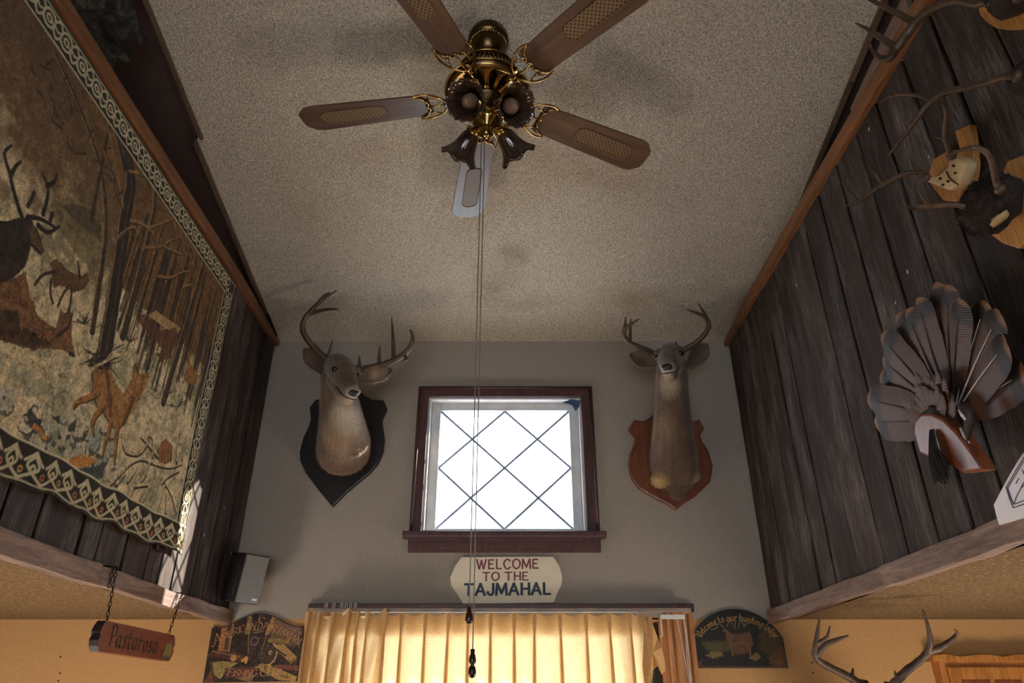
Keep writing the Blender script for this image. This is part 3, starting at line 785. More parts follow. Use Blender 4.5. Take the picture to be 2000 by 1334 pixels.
    for _ in range(90):       # mottled coat
        c0 = co[ptn.randint(0, nv)]; d = np.linalg.norm((co-c0)*np.array((1.6, 1, .7)), axis=1)/ptn.uniform(.02, .06)
        col *= (1+ptn.uniform(-.28, .30)*np.clip(1.2-d, 0, 1))[:, None]
    col *= (1+.16*np.sin(co@np.array((310., 170., 90.))+4*np.sin(co@np.array((60., -140., 200.)))))[:, None]
    at = me.color_attributes.new('Col', 'FLOAT_COLOR', 'POINT'); at.data.foreach_set('color', np.hstack([col, np.ones((nv, 1))]).ravel())
    body = obj(name, me, 'fur', parent, True)
    # short coat of hair
    rs = np.random.RandomState(int(abs(S.x)*1000)); idx = rs.randint(0, nv, fur_n)
    V = []; Fc = []; C_ = []
    nose = np.array(Nn); base_w = np.array(neck[0][0])
    cc = np.array(S)
    for q_, i in enumerate(idx):
        p = co[i]; nn_ = no[i]
        if np.linalg.norm(p-nose) < .035: continue
        flow = base_w-p if np.linalg.norm(p-cc) > .11 else -np.array(ax)
        flow = flow-nn_*flow.dot(nn_); fl_ = np.linalg.norm(flow)
        if fl_ < 1e-5: continue
        flow = flow/fl_
        ln = rs.uniform(.005, .010) if np.linalg.norm(p-cc) < .17 else rs.uniform(.012, .026)
        dr = flow*.92+nn_*.24+rs.normal(0, .14, 3); sd_ = np.cross(nn_, dr); sd_ /= (np.linalg.norm(sd_)+1e-9)
        w_ = .0009; k_ = len(V); tp_ = p+dr*ln; tp_[1] = min(tp_[1], D-.003)
        V += [tuple(p-sd_*w_-nn_*.001), tuple(p+sd_*w_-nn_*.001), tuple(tp_)]; Fc.append((k_, k_+1, k_+2))
        c = col[i]*rs.uniform(.8, 1.35); C_ += [c]*3
    fm = bpy.data.meshes.new('coat'); fm.from_pydata(V, [], Fc)
    at = fm.color_attributes.new('Col', 'FLOAT_COLOR', 'POINT'); at.data.foreach_set('color', np.hstack([np.array(C_), np.ones((len(V), 1))]).ravel())
    obj('coat', fm, 'fur', body)['kind'] = 'stuff'
    for sd in (-1, 1):
        e = MB().lathe([(.001, -.0155), (.009, -.0125), (.014, -.006), (.0155, 0), (.014, .006), (.009, .0125), (.001, .0155)], 14, Matrix.Translation(S+ax*Lh*.40+side*sd*.0535+up*.018)).build('eye', 'eye', body, True)
    # closed mouth line round the muzzle
    mo = [S+ax*Lh*f+side*w_-up*u_ for f, w_, u_ in ((.62, .040, .040), (.76, .034, .043), (.90, .031, .042), (1.0, .018, .038), (1.03, 0, .036), (1.0, -.018, .038), (.90, -.031, .042), (.76, -.034, .043), (.62, -.040, .040))]
    MB().tube(smooth_path(mo, 4), .0028, 6).build('mouth', 'nosepad', body, True)
    # bare black nose pad
    nt_ = MB(); nt_.loft([ring(Nn+ax*o-up*.010, ax, side, w_, h_, 14) for o, w_, h_ in ((-.020, .027, .019), (-.006, .028, .021), (.006, .023, .017), (.013, .010, .008))])
    nt_.build('nose', 'nosepad', body, True)
    return body, ax, side, up

def plaque_obj(pts, y, th, mat, parent, inset=True):
    b = MB(); b.prism([P(a, c, Y=y) for a, c in pts], (0, th-.001, 0)); return b.build('plaque', mat, parent, bevel=.006)

# left deer: dark plaque, head turned to the right
PY = D-.026
dl = thing('deer_trophy', 'shoulder-mounted buck on a near-black shield plaque left of the small window', 'deer trophy', P(649, 990, Y=D), 'deer heads flanking the window')
outl = [(649, 990), (624, 960), (597, 924), (586, 900), (585, 882), (592, 854), (603, 832), (607, 818), (604, 796), (617, 779), (633, 782), (648, 772), (661, 757), (680, 752), (698, 757), (712, 772), (727, 780), (749, 781), (756, 798), (746, 820), (748, 836), (751, 858), (748, 882), (739, 904), (724, 922), (705, 938), (676, 962)]
plaque_obj(outl, PY, .026, 'blackplq', dl)
S = P(660, 714, Y=3.06); Nn = P(692, 764, Y=2.89)
neck = [(P(670, 893, Y=3.425), .115, .100), (P(671, 882, Y=3.33), .128, .125), (P(671, 862, Y=3.27), .126, .135), (P(668, 830, Y=3.20), .108, .124), (P(664, 796, Y=3.16), .095, .106), (P(660, 765, Y=3.13), .086, .090), (P(658, 738, Y=3.11), .078, .080), (S+Vector((0, .02, .01)), .06, .06)]
ears = [(P(632, 728, Y=3.08), P(594, 680, Y=3.10), (.25, -.9, -.2)), (P(702, 742, Y=3.02), P(768, 722, Y=3.06), (-.1, -.9, -.35))]
thr = P(668, 785, Y=3.02)
cols = [(P(676, 850, Y=3.13), .13, (156, 132, 108), .75), (P(690, 805, Y=3.04), .10, (222, 208, 188), 1.0), (Nn+Vector((0, .02, -.035)), .055, (198, 180, 160), .9), (Nn+Vector((-.05, .07, -.06)), .06, (180, 158, 132), .7),  # throat is white hair, painted paler for the light falling on it
        (S+Vector((0, -.02, .05)), .13, (56, 43, 35), 1.0), (P(740, 740, Y=3.05), .045, (176, 156, 130), .7), (P(768, 722, Y=3.06), .025, (48, 36, 30), .8), (P(610, 705, Y=3.09), .04, (120, 98, 78), .6), (P(650, 905, Y=3.36), .07, (96, 74, 58), .7)]  # dark crown: backlit shade painted into the coat
body, ax, sd, up = deer_body('head_and_neck', dl, S, Nn, neck, ears, cols, (104, 84, 66))
def ppl(l, y0, y1):
    n = len(l); return [P(a, c, Y=y0+(y1-y0)*i/(n-1)) for i, (a, c) in enumerate(l)]
antler(ppl([(650, 712), (627, 692), (604, 668), (592, 645), (595, 624), (611, 604), (632, 585), (658, 567)], 3.08, 2.93), [.017, .016, .015, .014, .0135, .013, .009, .003],
       [(ppl([(605, 618), (622, 608), (642, 604), (661, 604)], 3.0, 2.93), [.011, .009, .007, .003]), (ppl([(640, 700), (645, 682), (650, 662)], 3.07, 3.03), [.010, .007, .002]), (ppl([(620, 596), (632, 580), (644, 571)], 2.97, 2.93), [.010, .009, .003])], 'antler', dl, base=True)
antler(ppl([(694, 724), (719, 719), (749, 712), (776, 700), (797, 684), (806, 662), (801, 643)], 3.06, 2.95), [.017, .016, .016, .015, .013, .010, .003],
       [(ppl([(704, 720), (702, 707), (702, 694)], 3.06, 3.03), [.010, .008, .002]), (ppl([(740, 712), (741, 694), (742, 675)], 3.03, 3.0), [.011, .008, .002]), (ppl([(770, 703), (768, 665), (765, 619)], 3.01, 2.96), [.012, .009, .002]), (ppl([(790, 692), (793, 702), (786, 706)], 2.98, 2.97), [.009, .008, .004])], 'antler', dl, base=True)

# right deer: red-brown plaque, head raised towards the room
dr_ = thing('deer_trophy', 'shoulder-mounted buck on a red-brown shield plaque right of the small window', 'deer trophy', P(1321, 996, Y=D), 'deer heads flanking the window')
outl = [(1321, 996), (1303, 984), (1284, 975), (1248, 954), (1233, 932), (1228, 908), (1230, 888), (1238, 867), (1240, 853), (1227, 838), (1238, 819), (1256, 823), (1272, 813), (1285, 800), (1306, 794), (1328, 800), (1342, 813), (1356, 822), (1366, 818), (1376, 836), (1368, 850), (1371, 860), (1384, 880), (1393, 910), (1387, 941), (1358, 970), (1337, 982)]
plaque_obj(outl, PY, .026, 'redplq', dr_)
MB().tube([P(a+(1312-a)*.05, c+(900-c)*.05, Y=PY-.002) for a, c in outl+outl[:1]], .003, 6).build('plaque_bead', 'redplq', dr_, True)
S = P(1312, 694, Y=3.12); Nn = P(1302, 713, Y=2.89)
neck = [(P(1318, 925, Y=3.425), .105, .115), (P(1317, 910, Y=3.37), .118, .130), (P(1316, 880, Y=3.30), .112, .128), (P(1314, 840, Y=3.25), .096, .112), (P(1313, 800, Y=3.22), .086, .098), (P(1312, 765, Y=3.20), .080, .090), (P(1312, 735, Y=3.17), .080, .084), (P(1312, 712, Y=3.15), .072, .076), (S+Vector((0, .02, .02)), .05, .05)]
ears = [(P(1278, 715, Y=3.10), P(1229, 692, Y=3.12), (.15, -.9, -.3)), (P(1345, 718, Y=3.12), P(1382, 671, Y=3.15), (-.2, -.9, -.25))]
cols = [(P(1298, 850, Y=3.16), .10, (148, 124, 98), .6), (P(1303, 748, Y=3.06), .075, (216, 200, 170), 1.0), (Nn+Vector((0, .02, -.035)), .05, (190, 172, 150), .8), (P(1335, 880, Y=3.18), .12, (92, 74, 60), .8), (P(1330, 800, Y=3.1), .09, (100, 80, 64), .6),  # chest paler left, darker right: side light painted into the coat
        (S+Vector((0, -.02, .05)), .13, (52, 40, 33), 1.0), (P(1288, 940, Y=3.33), .045, (190, 158, 104), .9), (P(1358, 932, Y=3.33), .035, (176, 146, 98), .8), (P(1252, 708, Y=3.1), .035, (96, 76, 64), .6), (P(1229, 692, Y=3.12), .025, (40, 32, 28), .8), (P(1322, 958, Y=3.36), .06, (66, 54, 44), .7)]  # first patch darkens the crown, backlit shade put into the colour
body, ax, sd, up = deer_body('head_and_neck', dr_, S, Nn, neck, ears, cols, (100, 80, 63), tufts=[(P(1288, 938, Y=3.35), .042), (P(1356, 930, Y=3.36), .034), (P(1322, 962, Y=3.385), .04), (P(1321, 945, Y=3.36), .055)])
antler(ppl([(1287, 694), (1258, 682), (1233, 671), (1219, 656), (1221, 642), (1234, 632), (1249, 623)], 3.12, 2.95), [.015, .014, .013, .012, .010, .008, .002],
       [(ppl([(1221, 646), (1221, 633), (1222, 618)], 3.02, 2.98), [.009, .007, .002]), (ppl([(1232, 668), (1231, 646), (1232, 622)], 3.07, 3.02), [.010, .007, .002]), (ppl([(1281, 692), (1284, 686), (1286, 679)], 3.12, 3.09), [.009, .006, .002])], 'antler', dr_, base=True)
antler(ppl([(1328, 687), (1351, 675), (1372, 658), (1384, 638), (1379, 621), (1362, 612), (1341, 605)], 3.13, 2.96), [.015, .014, .013, .012, .010, .007, .002],
       [(ppl([(1383, 628), (1376, 612), (1362, 591)], 3.03, 2.98), [.010, .007, .002]), (ppl([(1330, 686), (1325, 677), (1319, 668)], 3.12, 3.09), [.009, .006, .002])], 'antler', dr_, base=True)

# third deer below on the right: antlers rise into view
d3 = thing('deer_trophy', 'antlered deer head low in the right bay under the low ceiling', 'deer trophy', (1.50, D, 1.30))
b = MB(); b.prism([(1.50+dx, PY, 1.36+dz) for dx, dz in ((0, -.30), (-.12, -.20), (-.19, -.05), (-.16, .10), (-.19, .18), (-.10, .20), (0, .26), (.10, .20), (.19, .18), (.16, .10), (.19, -.05), (.12, -.20))], (0, .026, 0))
b.build('plaque', 'redplq', d3, bevel=.006)
S = Vector((1.375, 2.72, 1.70)); Nn = Vector((1.34, 2.48, 1.58))
neck = [((1.50, 3.40, 1.36), .10, .11), ((1.49, 3.27, 1.38), .12, .13), ((1.46, 3.15, 1.44), .115, .13), ((1.43, 3.0, 1.53), .10, .11), ((1.40, 2.88, 1.61), .085, .09), ((1.385, 2.80, 1.66), .075, .078)]
cols = [((1.34, 2.48, 1.55), .06, (196, 180, 160), .8), ((1.40, 2.85, 1.5), .10, (200, 186, 160), .7), ((1.375, 2.72, 1.76), .1, (84, 64, 50), .8)]
deer_body('head_and_neck', d3, S, Nn, neck, [((1.31, 2.75, 1.72), (1.19, 2.80, 1.75), (0, -.9, -.3)), ((1.44, 2.75, 1.72), (1.56, 2.80, 1.75), (0, -.9, -.3))], cols, (128, 102, 78), 8000)
antler(ppl([(1690, 1342), (1676, 1334), (1655, 1321), (1610, 1298), (1592, 1283), (1592, 1262), (1598, 1225), (1602, 1196)], 2.74, 2.60), [.015, .015, .014, .0125, .012, .009, .006, .002],
       [(ppl([(1593, 1283), (1612, 1260), (1634, 1250), (1658, 1241)], 2.66, 2.60), [.011, .010, .008, .002]), (ppl([(1609, 1262), (1614, 1245), (1621, 1222)], 2.64, 2.62), [.008, .006, .002]), (ppl([(1664, 1327), (1665, 1316), (1666, 1305)], 2.73, 2.71), [.008, .007, .002])], 'antler', d3, base=True)
antler(ppl([(1736, 1346), (1750, 1332), (1769, 1312), (1796, 1291), (1816, 1272), (1834, 1266), (1856, 1252), (1869, 1237), (1864, 1229)], 2.74, 2.60), [.015, .015, .014, .013, .013, .012, .009, .005, .002],
       [(ppl([(1812, 1278), (1817, 1256), (1813, 1226), (1802, 1190)], 2.67, 2.60), [.013, .010, .007, .002]), (ppl([(1751, 1330), (1750, 1320), (1747, 1310)], 2.73, 2.71), [.008, .006, .002])], 'antler', d3, base=True)

# ---------------------------------------------------------------- antler mounts on the right plank wall
def pxl(l, x0, x1):
    n = len(l); return [P(a, c, X=x0+(x1-x0)*i/(n-1)) for i, (a, c) in enumerate(l)]
def wall_plaque(pts, mat, parent, th=.020):
    b = MB(); b.prism([P(a, c, X=XR-.006-th) for a, c in pts], (th, 0, 0)); return b.build('plaque', mat, parent, bevel=.004)
def blob(c, r3, name, mat, parent, rough=.12, seed=1):
    b = MB(); rs = random.Random(seed); n = 16; rings = []
    for i in range(1, 10):
        th = math.pi*i/10
        rings.append([Vector(c)+Vector((r3[0]*math.cos(th), r3[1]*math.sin(th)*math.cos(2*math.pi*k_/n), r3[2]*math.sin(th)*math.sin(2*math.pi*k_/n)))*(1+rs.uniform(-rough, rough)) for k_ in range(n)])
    return b.loft(rings).build(name, mat, parent, True)
def mantler(main, radii, tines, name, parent, base=None):
    return antler(main, [r*.8 for r in radii], [(p, [r*.8 for r in q]) for p, q in tines], name, parent, base=base)
m1 = thing('antler_mount', 'heavy antler mount with round tan base in the upper right corner', 'antler mount', P(1960, 30, X=XR), 'antler mounts on the right plank wall')
wall_plaque([(1913, -10), (1909, 12), (1914, 30), (1926, 44), (1944, 55), (1965, 59), (1990, 57), (2020, 48), (2045, 25), (2050, -10), (2030, -45), (1985, -62), (1940, -50), (1920, -30)], 'tanplq', m1, .03)
blob(P(1975, -5, X=1.13), (.05, .045, .045), 'skull_pad', 'darkfur', m1, .15, 2)
mantler(pxl([(1945, -2), (1908, 6), (1870, 0), (1830, 12), (1795, 36), (1770, 68), (1748, 98), (1738, 114), (1718, 117)], 1.10, .94), [.013, .0135, .013, .0135, .015, .015, .015, .012, .004],
       [(pxl([(1785, 42), (1745, 22), (1705, 2), (1672, -18)], 1.0, .93), [.012, .010, .007, .002]), (pxl([(1748, 92), (1715, 70), (1693, 56), (1671, 45)], .97, .92), [.013, .010, .006, .002]), (pxl([(1738, 114), (1718, 112), (1704, 98), (1699, 86)], .95, .93), [.010, .009, .006, .003])], 'antler', m1, base=True)
mantler(pxl([(1990, -6), (2015, -30), (2060, -60), (2080, -120)], 1.10, .95), [.013, .013, .010, .003], [], 'antler', m1, base=True)
m2 = thing('antler_mount', 'thin dark antler reaching left from a red-brown plaque at the right edge', 'antler mount', P(2000, 160, X=XR), 'antler mounts on the right plank wall')
wall_plaque([(1974, 152), (1978, 168), (2000, 190), (2040, 215), (2070, 170), (2060, 130), (2010, 118), (1985, 130)], 'redplq', m2)
blob(P(2010, 150, X=1.13), (.04, .04, .035), 'skull_pad', 'darkfur', m2, .15, 3)
mantler(pxl([(1996, 150), (1965, 150), (1930, 160), (1880, 172), (1842, 183), (1812, 205), (1790, 232), (1765, 265), (1740, 298), (1727, 316)], 1.10, .93), [.011, .010, .0095, .010, .011, .010, .009, .007, .004, .0015],
       [(pxl([(1822, 198), (1795, 187), (1765, 184), (1735, 190), (1720, 200)], 1.02, .98), [.007, .006, .004, .003, .001]), (pxl([(1838, 188), (1845, 208), (1849, 225), (1847, 245)], 1.02, 1.0), [.007, .006, .004, .001])], 'antler', m2, base=True)
m3 = thing('antler_mount', 'antlers on a bleached skull plate with drilled holes, tan shield behind', 'antler mount', P(1850, 340, X=XR), 'antler mounts on the right plank wall')
wall_plaque([(1811, 349), (1822, 311), (1850, 294), (1874, 292), (1864, 256), (1893, 243), (1898, 280), (1901, 320), (1897, 355), (1889, 396), (1842, 392), (1826, 372)], 'tanplq', m3)
b = MB(); sk = [(1800, 352), (1818, 345), (1832, 343), (1850, 325), (1853, 309), (1868, 306), (1884, 318), (1880, 335), (1872, 352), (1868, 362), (1852, 373), (1840, 368)]
b.prism([P(a, c, X=1.118) for a, c in sk], (.036, 0, 0)); skp = b.build('skull_plate', 'bone', m3, bevel=.008, smooth=True)
for a, c in ((1863, 324), (1866, 338), (1852, 354), (1842, 361), (1837, 349)):
    p = P(a, c, X=1.1165); MB().lathe([(.0032, -.003), (.0032, .004)], 12, Matrix.Translation(p) @ Matrix.Rotation(math.pi/2, 4, 'Y')).build('hole', 'black', skp)
MB().tube([P(a, c, X=1.116) for a, c in ((1848, 334), (1853, 346), (1862, 355), (1872, 361))], .0016, 6).build('crack', 'black', skp)
mantler(pxl([(1812, 350), (1800, 341), (1785, 337), (1765, 341), (1740, 352), (1712, 368), (1688, 385), (1668, 397), (1652, 402)], 1.10, .93), [.009, .0085, .008, .0085, .009, .009, .008, .006, .002],
       [(pxl([(1674, 392), (1660, 376), (1642, 355)], .97, .94), [.006, .004, .001]), (pxl([(1724, 360), (1708, 338), (1687, 312)], 1.0, .97), [.006, .004, .001]), (pxl([(1804, 344), (1795, 330), (1780, 317)], 1.07, 1.03), [.006, .004, .001])], 'antler', m3, base=True)
mantler(pxl([(1860, 308), (1853, 292), (1847, 272), (1846, 250), (1848, 226), (1842, 205)], 1.10, .97), [.009, .008, .008, .008, .006, .002],
       [(pxl([(1848, 280), (1838, 270), (1821, 267)], 1.06, 1.03), [.005, .004, .001])], 'antler', m3, base=True)
m4 = thing('antler_mount', 'antlers on a dark furry pad and tan shield below the skull plate mount', 'antler mount', P(1960, 410, X=XR), 'antler mounts on the right plank wall')
wall_plaque([(1955, 341), (1968, 314), (2000, 302), (2040, 312), (2060, 390), (2030, 450), (1988, 486), (1958, 476), (1935, 459), (1915, 440), (1940, 400)], 'tanplq', m4)
fp = blob(P(1935, 400, X=1.095), (.055, .080, .062), 'fur_pad', 'darkfur', m4, .10, 5)
rs = random.Random(9); b = MB()
for i in range(1500):
    th, ph2 = rs.uniform(.4, math.pi-.1), rs.uniform(0, 2*math.pi)
    n_ = Vector((-abs(math.cos(th)), math.sin(th)*math.cos(ph2), math.sin(th)*math.sin(ph2))); c = P(1935, 400, X=1.095)
    p = c+Vector((n_.x*.055, n_.y*.080, n_.z*.062)); d_ = (n_+Vector((rs.uniform(-.6, .6), rs.uniform(-.6, .6), rs.uniform(-.9, .2)))).normalized(); s_ = d_.cross(n_).normalized()*.0009
    b.add([p-s_, p+s_, p+d_*rs.uniform(.007, .015)], [(0, 1, 2)])
b.build('fur', 'darkfur', fp, fix=False)['kind'] = 'stuff'
blob(P(1952, 428, X=1.062), (.012, .026, .007), 'pale_hair', 'bone', m4, .2, 6)
mantler(pxl([(1915, 418), (1896, 408), (1870, 400), (1838, 400), (1805, 404), (1782, 407), (1773, 399)], 1.08, .93), [.009, .0085, .0085, .009, .008, .005, .0015],
       [(pxl([(1812, 402), (1802, 386), (1791, 366)], .99, .96), [.006, .004, .001])], 'antler', m4, base=True)
mantler(pxl([(1957, 376), (1946, 355), (1941, 332), (1934, 308), (1920, 293), (1900, 289), (1875, 294), (1852, 304)], 1.06, .95), [.010, .009, .0085, .008, .008, .007, .005, .002], [], 'antler', m4, base=True)

# ---------------------------------------------------------------- turkey tail fan
TC = Vector((XR-.045, 1.70, EYE+.655))
tk = thing('turkey_fan', 'spread turkey tail fan mounted on the right plank wall with wooden base and beard', 'turkey mount', (XR, 1.70, EYE+.655))
def feather_mat():
    m, nt, b = new_mat('barred_tail_feather')
    tc = N(nt, 'ShaderNodeTexCoord'); sp = N(nt, 'ShaderNodeSeparateXYZ'); nt.links.new(tc.outputs['Object'], sp.inputs[0])
    nz = noise(nt, coords(nt, (60, 60, 20)), 2.0, 4, .7)
    a = N(nt, 'ShaderNodeMath', operation='MULTIPLY_ADD'); nt.links.new(sp.outputs[2], a.inputs[0]); a.inputs[1].default_value = 980.; nt.links.new(nz, a.inputs[2])
    ab = N(nt, 'ShaderNodeMath', operation='ABSOLUTE'); nt.links.new(sp.outputs[1], ab.inputs[0])
    a2 = N(nt, 'ShaderNodeMath', operation='MULTIPLY_ADD'); nt.links.new(ab.outputs[0], a2.inputs[0]); a2.inputs[1].default_value = -260.; nt.links.new(a.outputs[0], a2.inputs[2])
    n5 = N(nt, 'ShaderNodeMath', operation='MULTIPLY_ADD'); nt.links.new(nz, n5.inputs[0]); n5.inputs[1].default_value = 5.; nt.links.new(a2.outputs[0], n5.inputs[2])
    s = N(nt, 'ShaderNodeMath', operation='SINE'); nt.links.new(n5.outputs[0], s.inputs[0])
    bar = ramp(nt, s.outputs[0], [(.25, lin((62, 43, 34))), (.75, lin((116, 84, 66)))])
    zone = ramp(nt, sp.outputs[2], [(.275, (0, 0, 0)), (.290, (1, 1, 1))])       # dark band near the end
    col = mix(nt, zone, bar, lin((38, 29, 26)))
    zone2 = ramp(nt, sp.outputs[2], [(.326, (0, 0, 0)), (.333, (1, 1, 1))])      # tan tip
    col = mix(nt, zone2, col, lin((122, 84, 54)))
    nt.links.new(col, b.inputs['Base Color']); b.inputs['Roughness'].default_value = .55
    bump(nt, b, s.outputs[0], .15, .002)
    return m
M['feather'] = feather_mat()
def feather_mesh(name, L, W, tip, mat, nseg=16):
    """flat-lying feather, root at origin, along +Z, width along Y, curved vane"""
    b = MB(); V = []; Fc = []; cols_ = 7
    for i in range(nseg+1):
        f = i/nseg; z = L*f
        wv = W*(.10+.90*min(1, f/.55)**.9)*(1 if f < .86 else math.sqrt(max(0, 1-((f-.86)/.14)**2*.55)))
        for k_ in range(cols_):
            s = -1+2*k_/(cols_-1); jag = .0015*math.sin(i*2.3+k_)*abs(s)
            V.append((-.006*(1-abs(s))-.010*f*(1-f)*2 + .004*s, wv*s+jag, z-.016*s*s*max(0, f-.8)*5))
    for i in range(nseg):
        for k_ in range(cols_-1): Fc.append((i*cols_+k_, i*cols_+k_+1, (i+1)*cols_+k_+1, (i+1)*cols_+k_))
    b.add(V, Fc); me = b.mesh(name); me.materials.append(M[mat]); me.polygons.foreach_set('use_smooth', [True]*len(me.polygons))
    return me
fme = feather_mesh('tail_feather', .345, .055, 0, 'feather')
qme = MB().tube([(-.0078-.020*(.09+f*.78)*(1-.09-f*.78), 0, .03+.27*f) for f in np.linspace(0, 1, 8)], [.0022, .0022, .002, .0018, .0016, .0014, .001, .0006], 6).mesh('quill'); qme.materials.append(M['quill'])
qdm = qme.copy(); qdm.materials.clear(); qdm.materials.append(M['featherd'])
nf = 15
for i in range(nf):
    f = i/(nf-1); ang = math.radians(-70+163*f)          # from towards the window (+Y) over the top to the near side
    if i in (7,): ang += .03
    th = ang
    # local +Z -> direction in the wall plane : angle measured from up, positive towards the camera (-Y)
    rotm = Matrix.Rotation(th, 4, 'X')
    lean = Matrix.Rotation(math.radians(-7-2*math.sin(i*2.1)), 4, 'Y')
    o = bpy.data.objects.new('tail_feather', fme); COL.objects.link(o); o.parent = tk; o.matrix_parent_inverse = wm(tk).inverted()
    mt = Matrix.Translation(TC+Vector((-.0012*i+.010, 0, 0))) @ rotm @ lean
    l, r_, s_ = mt.decompose(); o.location = l; o.rotation_euler = r_.to_euler(); o.scale = (1, 1, 1+.05*math.sin(i*1.7))
    q = bpy.data.objects.new('quill', qme if i >= nf-4 else qdm); COL.objects.link(q); q.parent = o
# covert feathers at the root
cme2 = feather_mesh('covert_feather', .12, .024, 0, 'feather', 10)
for ringi, (nn_, ln, xo) in enumerate(((11, 1.05, .028), (9, .8, .040))):
    for i in range(nn_):
        th = math.radians(-62+150*i/(nn_-1))
        o = bpy.data.objects.new('covert_feather', cme2); COL.objects.link(o); o.parent = tk; o.matrix_parent_inverse = wm(tk).inverted()
        mt = Matrix.Translation(TC+Vector((-xo-.001*i, 0, 0))) @ Matrix.Rotation(th, 4, 'X') @ Matrix.Rotation(math.radians(-14), 4, 'Y')
        l, r_, s_ = mt.decompose(); o.location = l; o.rotation_euler = r_.to_euler(); o.scale = (1, 1.1+.25*math.sin(i*2.7+ringi), ln*(1+.16*math.sin(i*1.9+ringi*2)))
blob(TC+Vector((-.045, -.01, .0)), (.035, .055, .05), 'root_pad', 'featherd', tk, .15, 8)
# wooden base: an arched board below the fan, angled off the wall
b = MB(); pts = [(1784, 845), (1786, 822), (1798, 809), (1818, 808), (1840, 818), (1866, 842), (1895, 880), (1922, 918), (1880, 924), (1850, 905), (1815, 893), (1795, 885)]
b.prism([P(a, c, X=1.055) for a, c in pts], (.034, 0, 0)); b.build('wooden_base', 'redplq', tk, bevel=.006)
b = MB()
for i in range(60):
    rs = random.Random(i+50); p0 = P(1820+rs.uniform(-4, 4), 842+rs.uniform(-4, 6), X=1.048); p1 = P(1838+rs.uniform(-12, 18), 918+rs.uniform(-15, 30), X=1.045+rs.uniform(-.010, .006))
    b.tube(smooth_path([p0, (p0+p1)/2+Vector((-.008, rs.uniform(-.004, .004), 0)), p1], 3), [.0022]*6+[.0012], 4)
b.build('beard', 'plastic', tk)
MB().tube([P(a, c, X=1.06) for a, c in ((1880, 790), (1890, 806), (1893, 822), (1890, 862))], [.012, .014, .012, .003], 8).build('spur_leg', 'featherd', tk, True)
MB().tube([P(a, c, X=1.045) for a, c in ((1872, 800), (1880, 812), (1886, 820))], [.002, .004, .002], 6).build('spur', 'quill', tk, True)
MB().tube([P(a, c, X=1.06) for a, c in ((1877, 836), (1884, 852), (1894, 866))], [.004, .004, .001], 6).build('spur', 'quill', tk, True)

# ---------------------------------------------------------------- white board standing on the right rail
wb = thing('white_board', 'white shaped board with blue ink drawing standing on the right rail', 'board', P(1960, 1025, X=1.15))
pts = [(1940, 986), (1955, 957), (1972, 926), (1988, 899), (2004, 876), (2030, 855), (2080, 840), (2130, 870), (2150, 960), (2140, 985), (2040, 1000), (1951, 1026), (1946, 1010)]
b = MB(); b.prism([P(a, c, X=XR-.035) for a, c in pts], (.012, 0, 0)); b.build('panel', 'whiteboard', wb, bevel=.002)
b = MB()
for ln in ([(2000, 893), (1983, 920), (1965, 952), (1972, 975), (1979, 992), (2010, 981)], [(2000, 899), (1985, 924), (1968, 953), (1974, 972), (1980, 985), (2010, 974)], [(1980, 985), (1985, 970), (1998, 945), (2010, 930)], [(1984, 945), (1986, 940), (1988, 937), (1990, 934)], [(1996, 917), (2000, 926)], [(1994, 953), (2000, 948)]):
    b.tube([P(a, c, X=XR-.036) for a, c in ln], .0011, 4)
b.build('ink_drawing', 'ink', wb)

# ---------------------------------------------------------------- speaker
sp_c = P(494, 1131, Y=3.24)
spk = thing('wall_speaker', 'small grey bookshelf speaker on a bracket in the left back corner', 'speaker', sp_c)
nrm = Vector((.80, -.60, -.16)).normalized(); sx = Vector((0, 0, 1)).cross(nrm).normalized(); sz = nrm.cross(sx).normalized()
R3 = Matrix((sx, nrm, sz)).transposed()     # local x right, y out of the front, z up
def sb(c, d, name, mat, par, bev=.004): return MB().box(sp_c+R3 @ Vector(c), d, R3).build(name, mat, par, bevel=bev)
sb((0, -.065, 0), (.118, .115, .205), 'cabinet', 'plastic', spk, .006)
gr = sb((0, -.002, 0), (.112, .014, .198), 'grille', 'grille', spk, .005)
sb((.028, .006, -.083), (.024, .003, .008), 'badge', 'whitem', gr, .001)
sb((-.062, -.065, 0), (.010, .08, .15), 'side_panel', 'plastic', spk, .004)
bc = sp_c+R3 @ Vector((0, -.12, 0))
MB().tube([bc, bc+Vector((-.03, .03, 0)), Vector((XL+.002, bc.y+.03, bc.z))], .010, 8).build('bracket', 'plastic', spk)
cab = MB().tube(smooth_path([P(a, c, Y=3.33-.01*i) for i, (a, c) in enumerate(((444, 1071), (453, 1083), (456, 1100), (452, 1117), (444, 1131)))], 5), .003, 6).build('cable', 'cord', None, True)
tag(cab, 'short pale cable looping beside the corner speaker', 'cable')

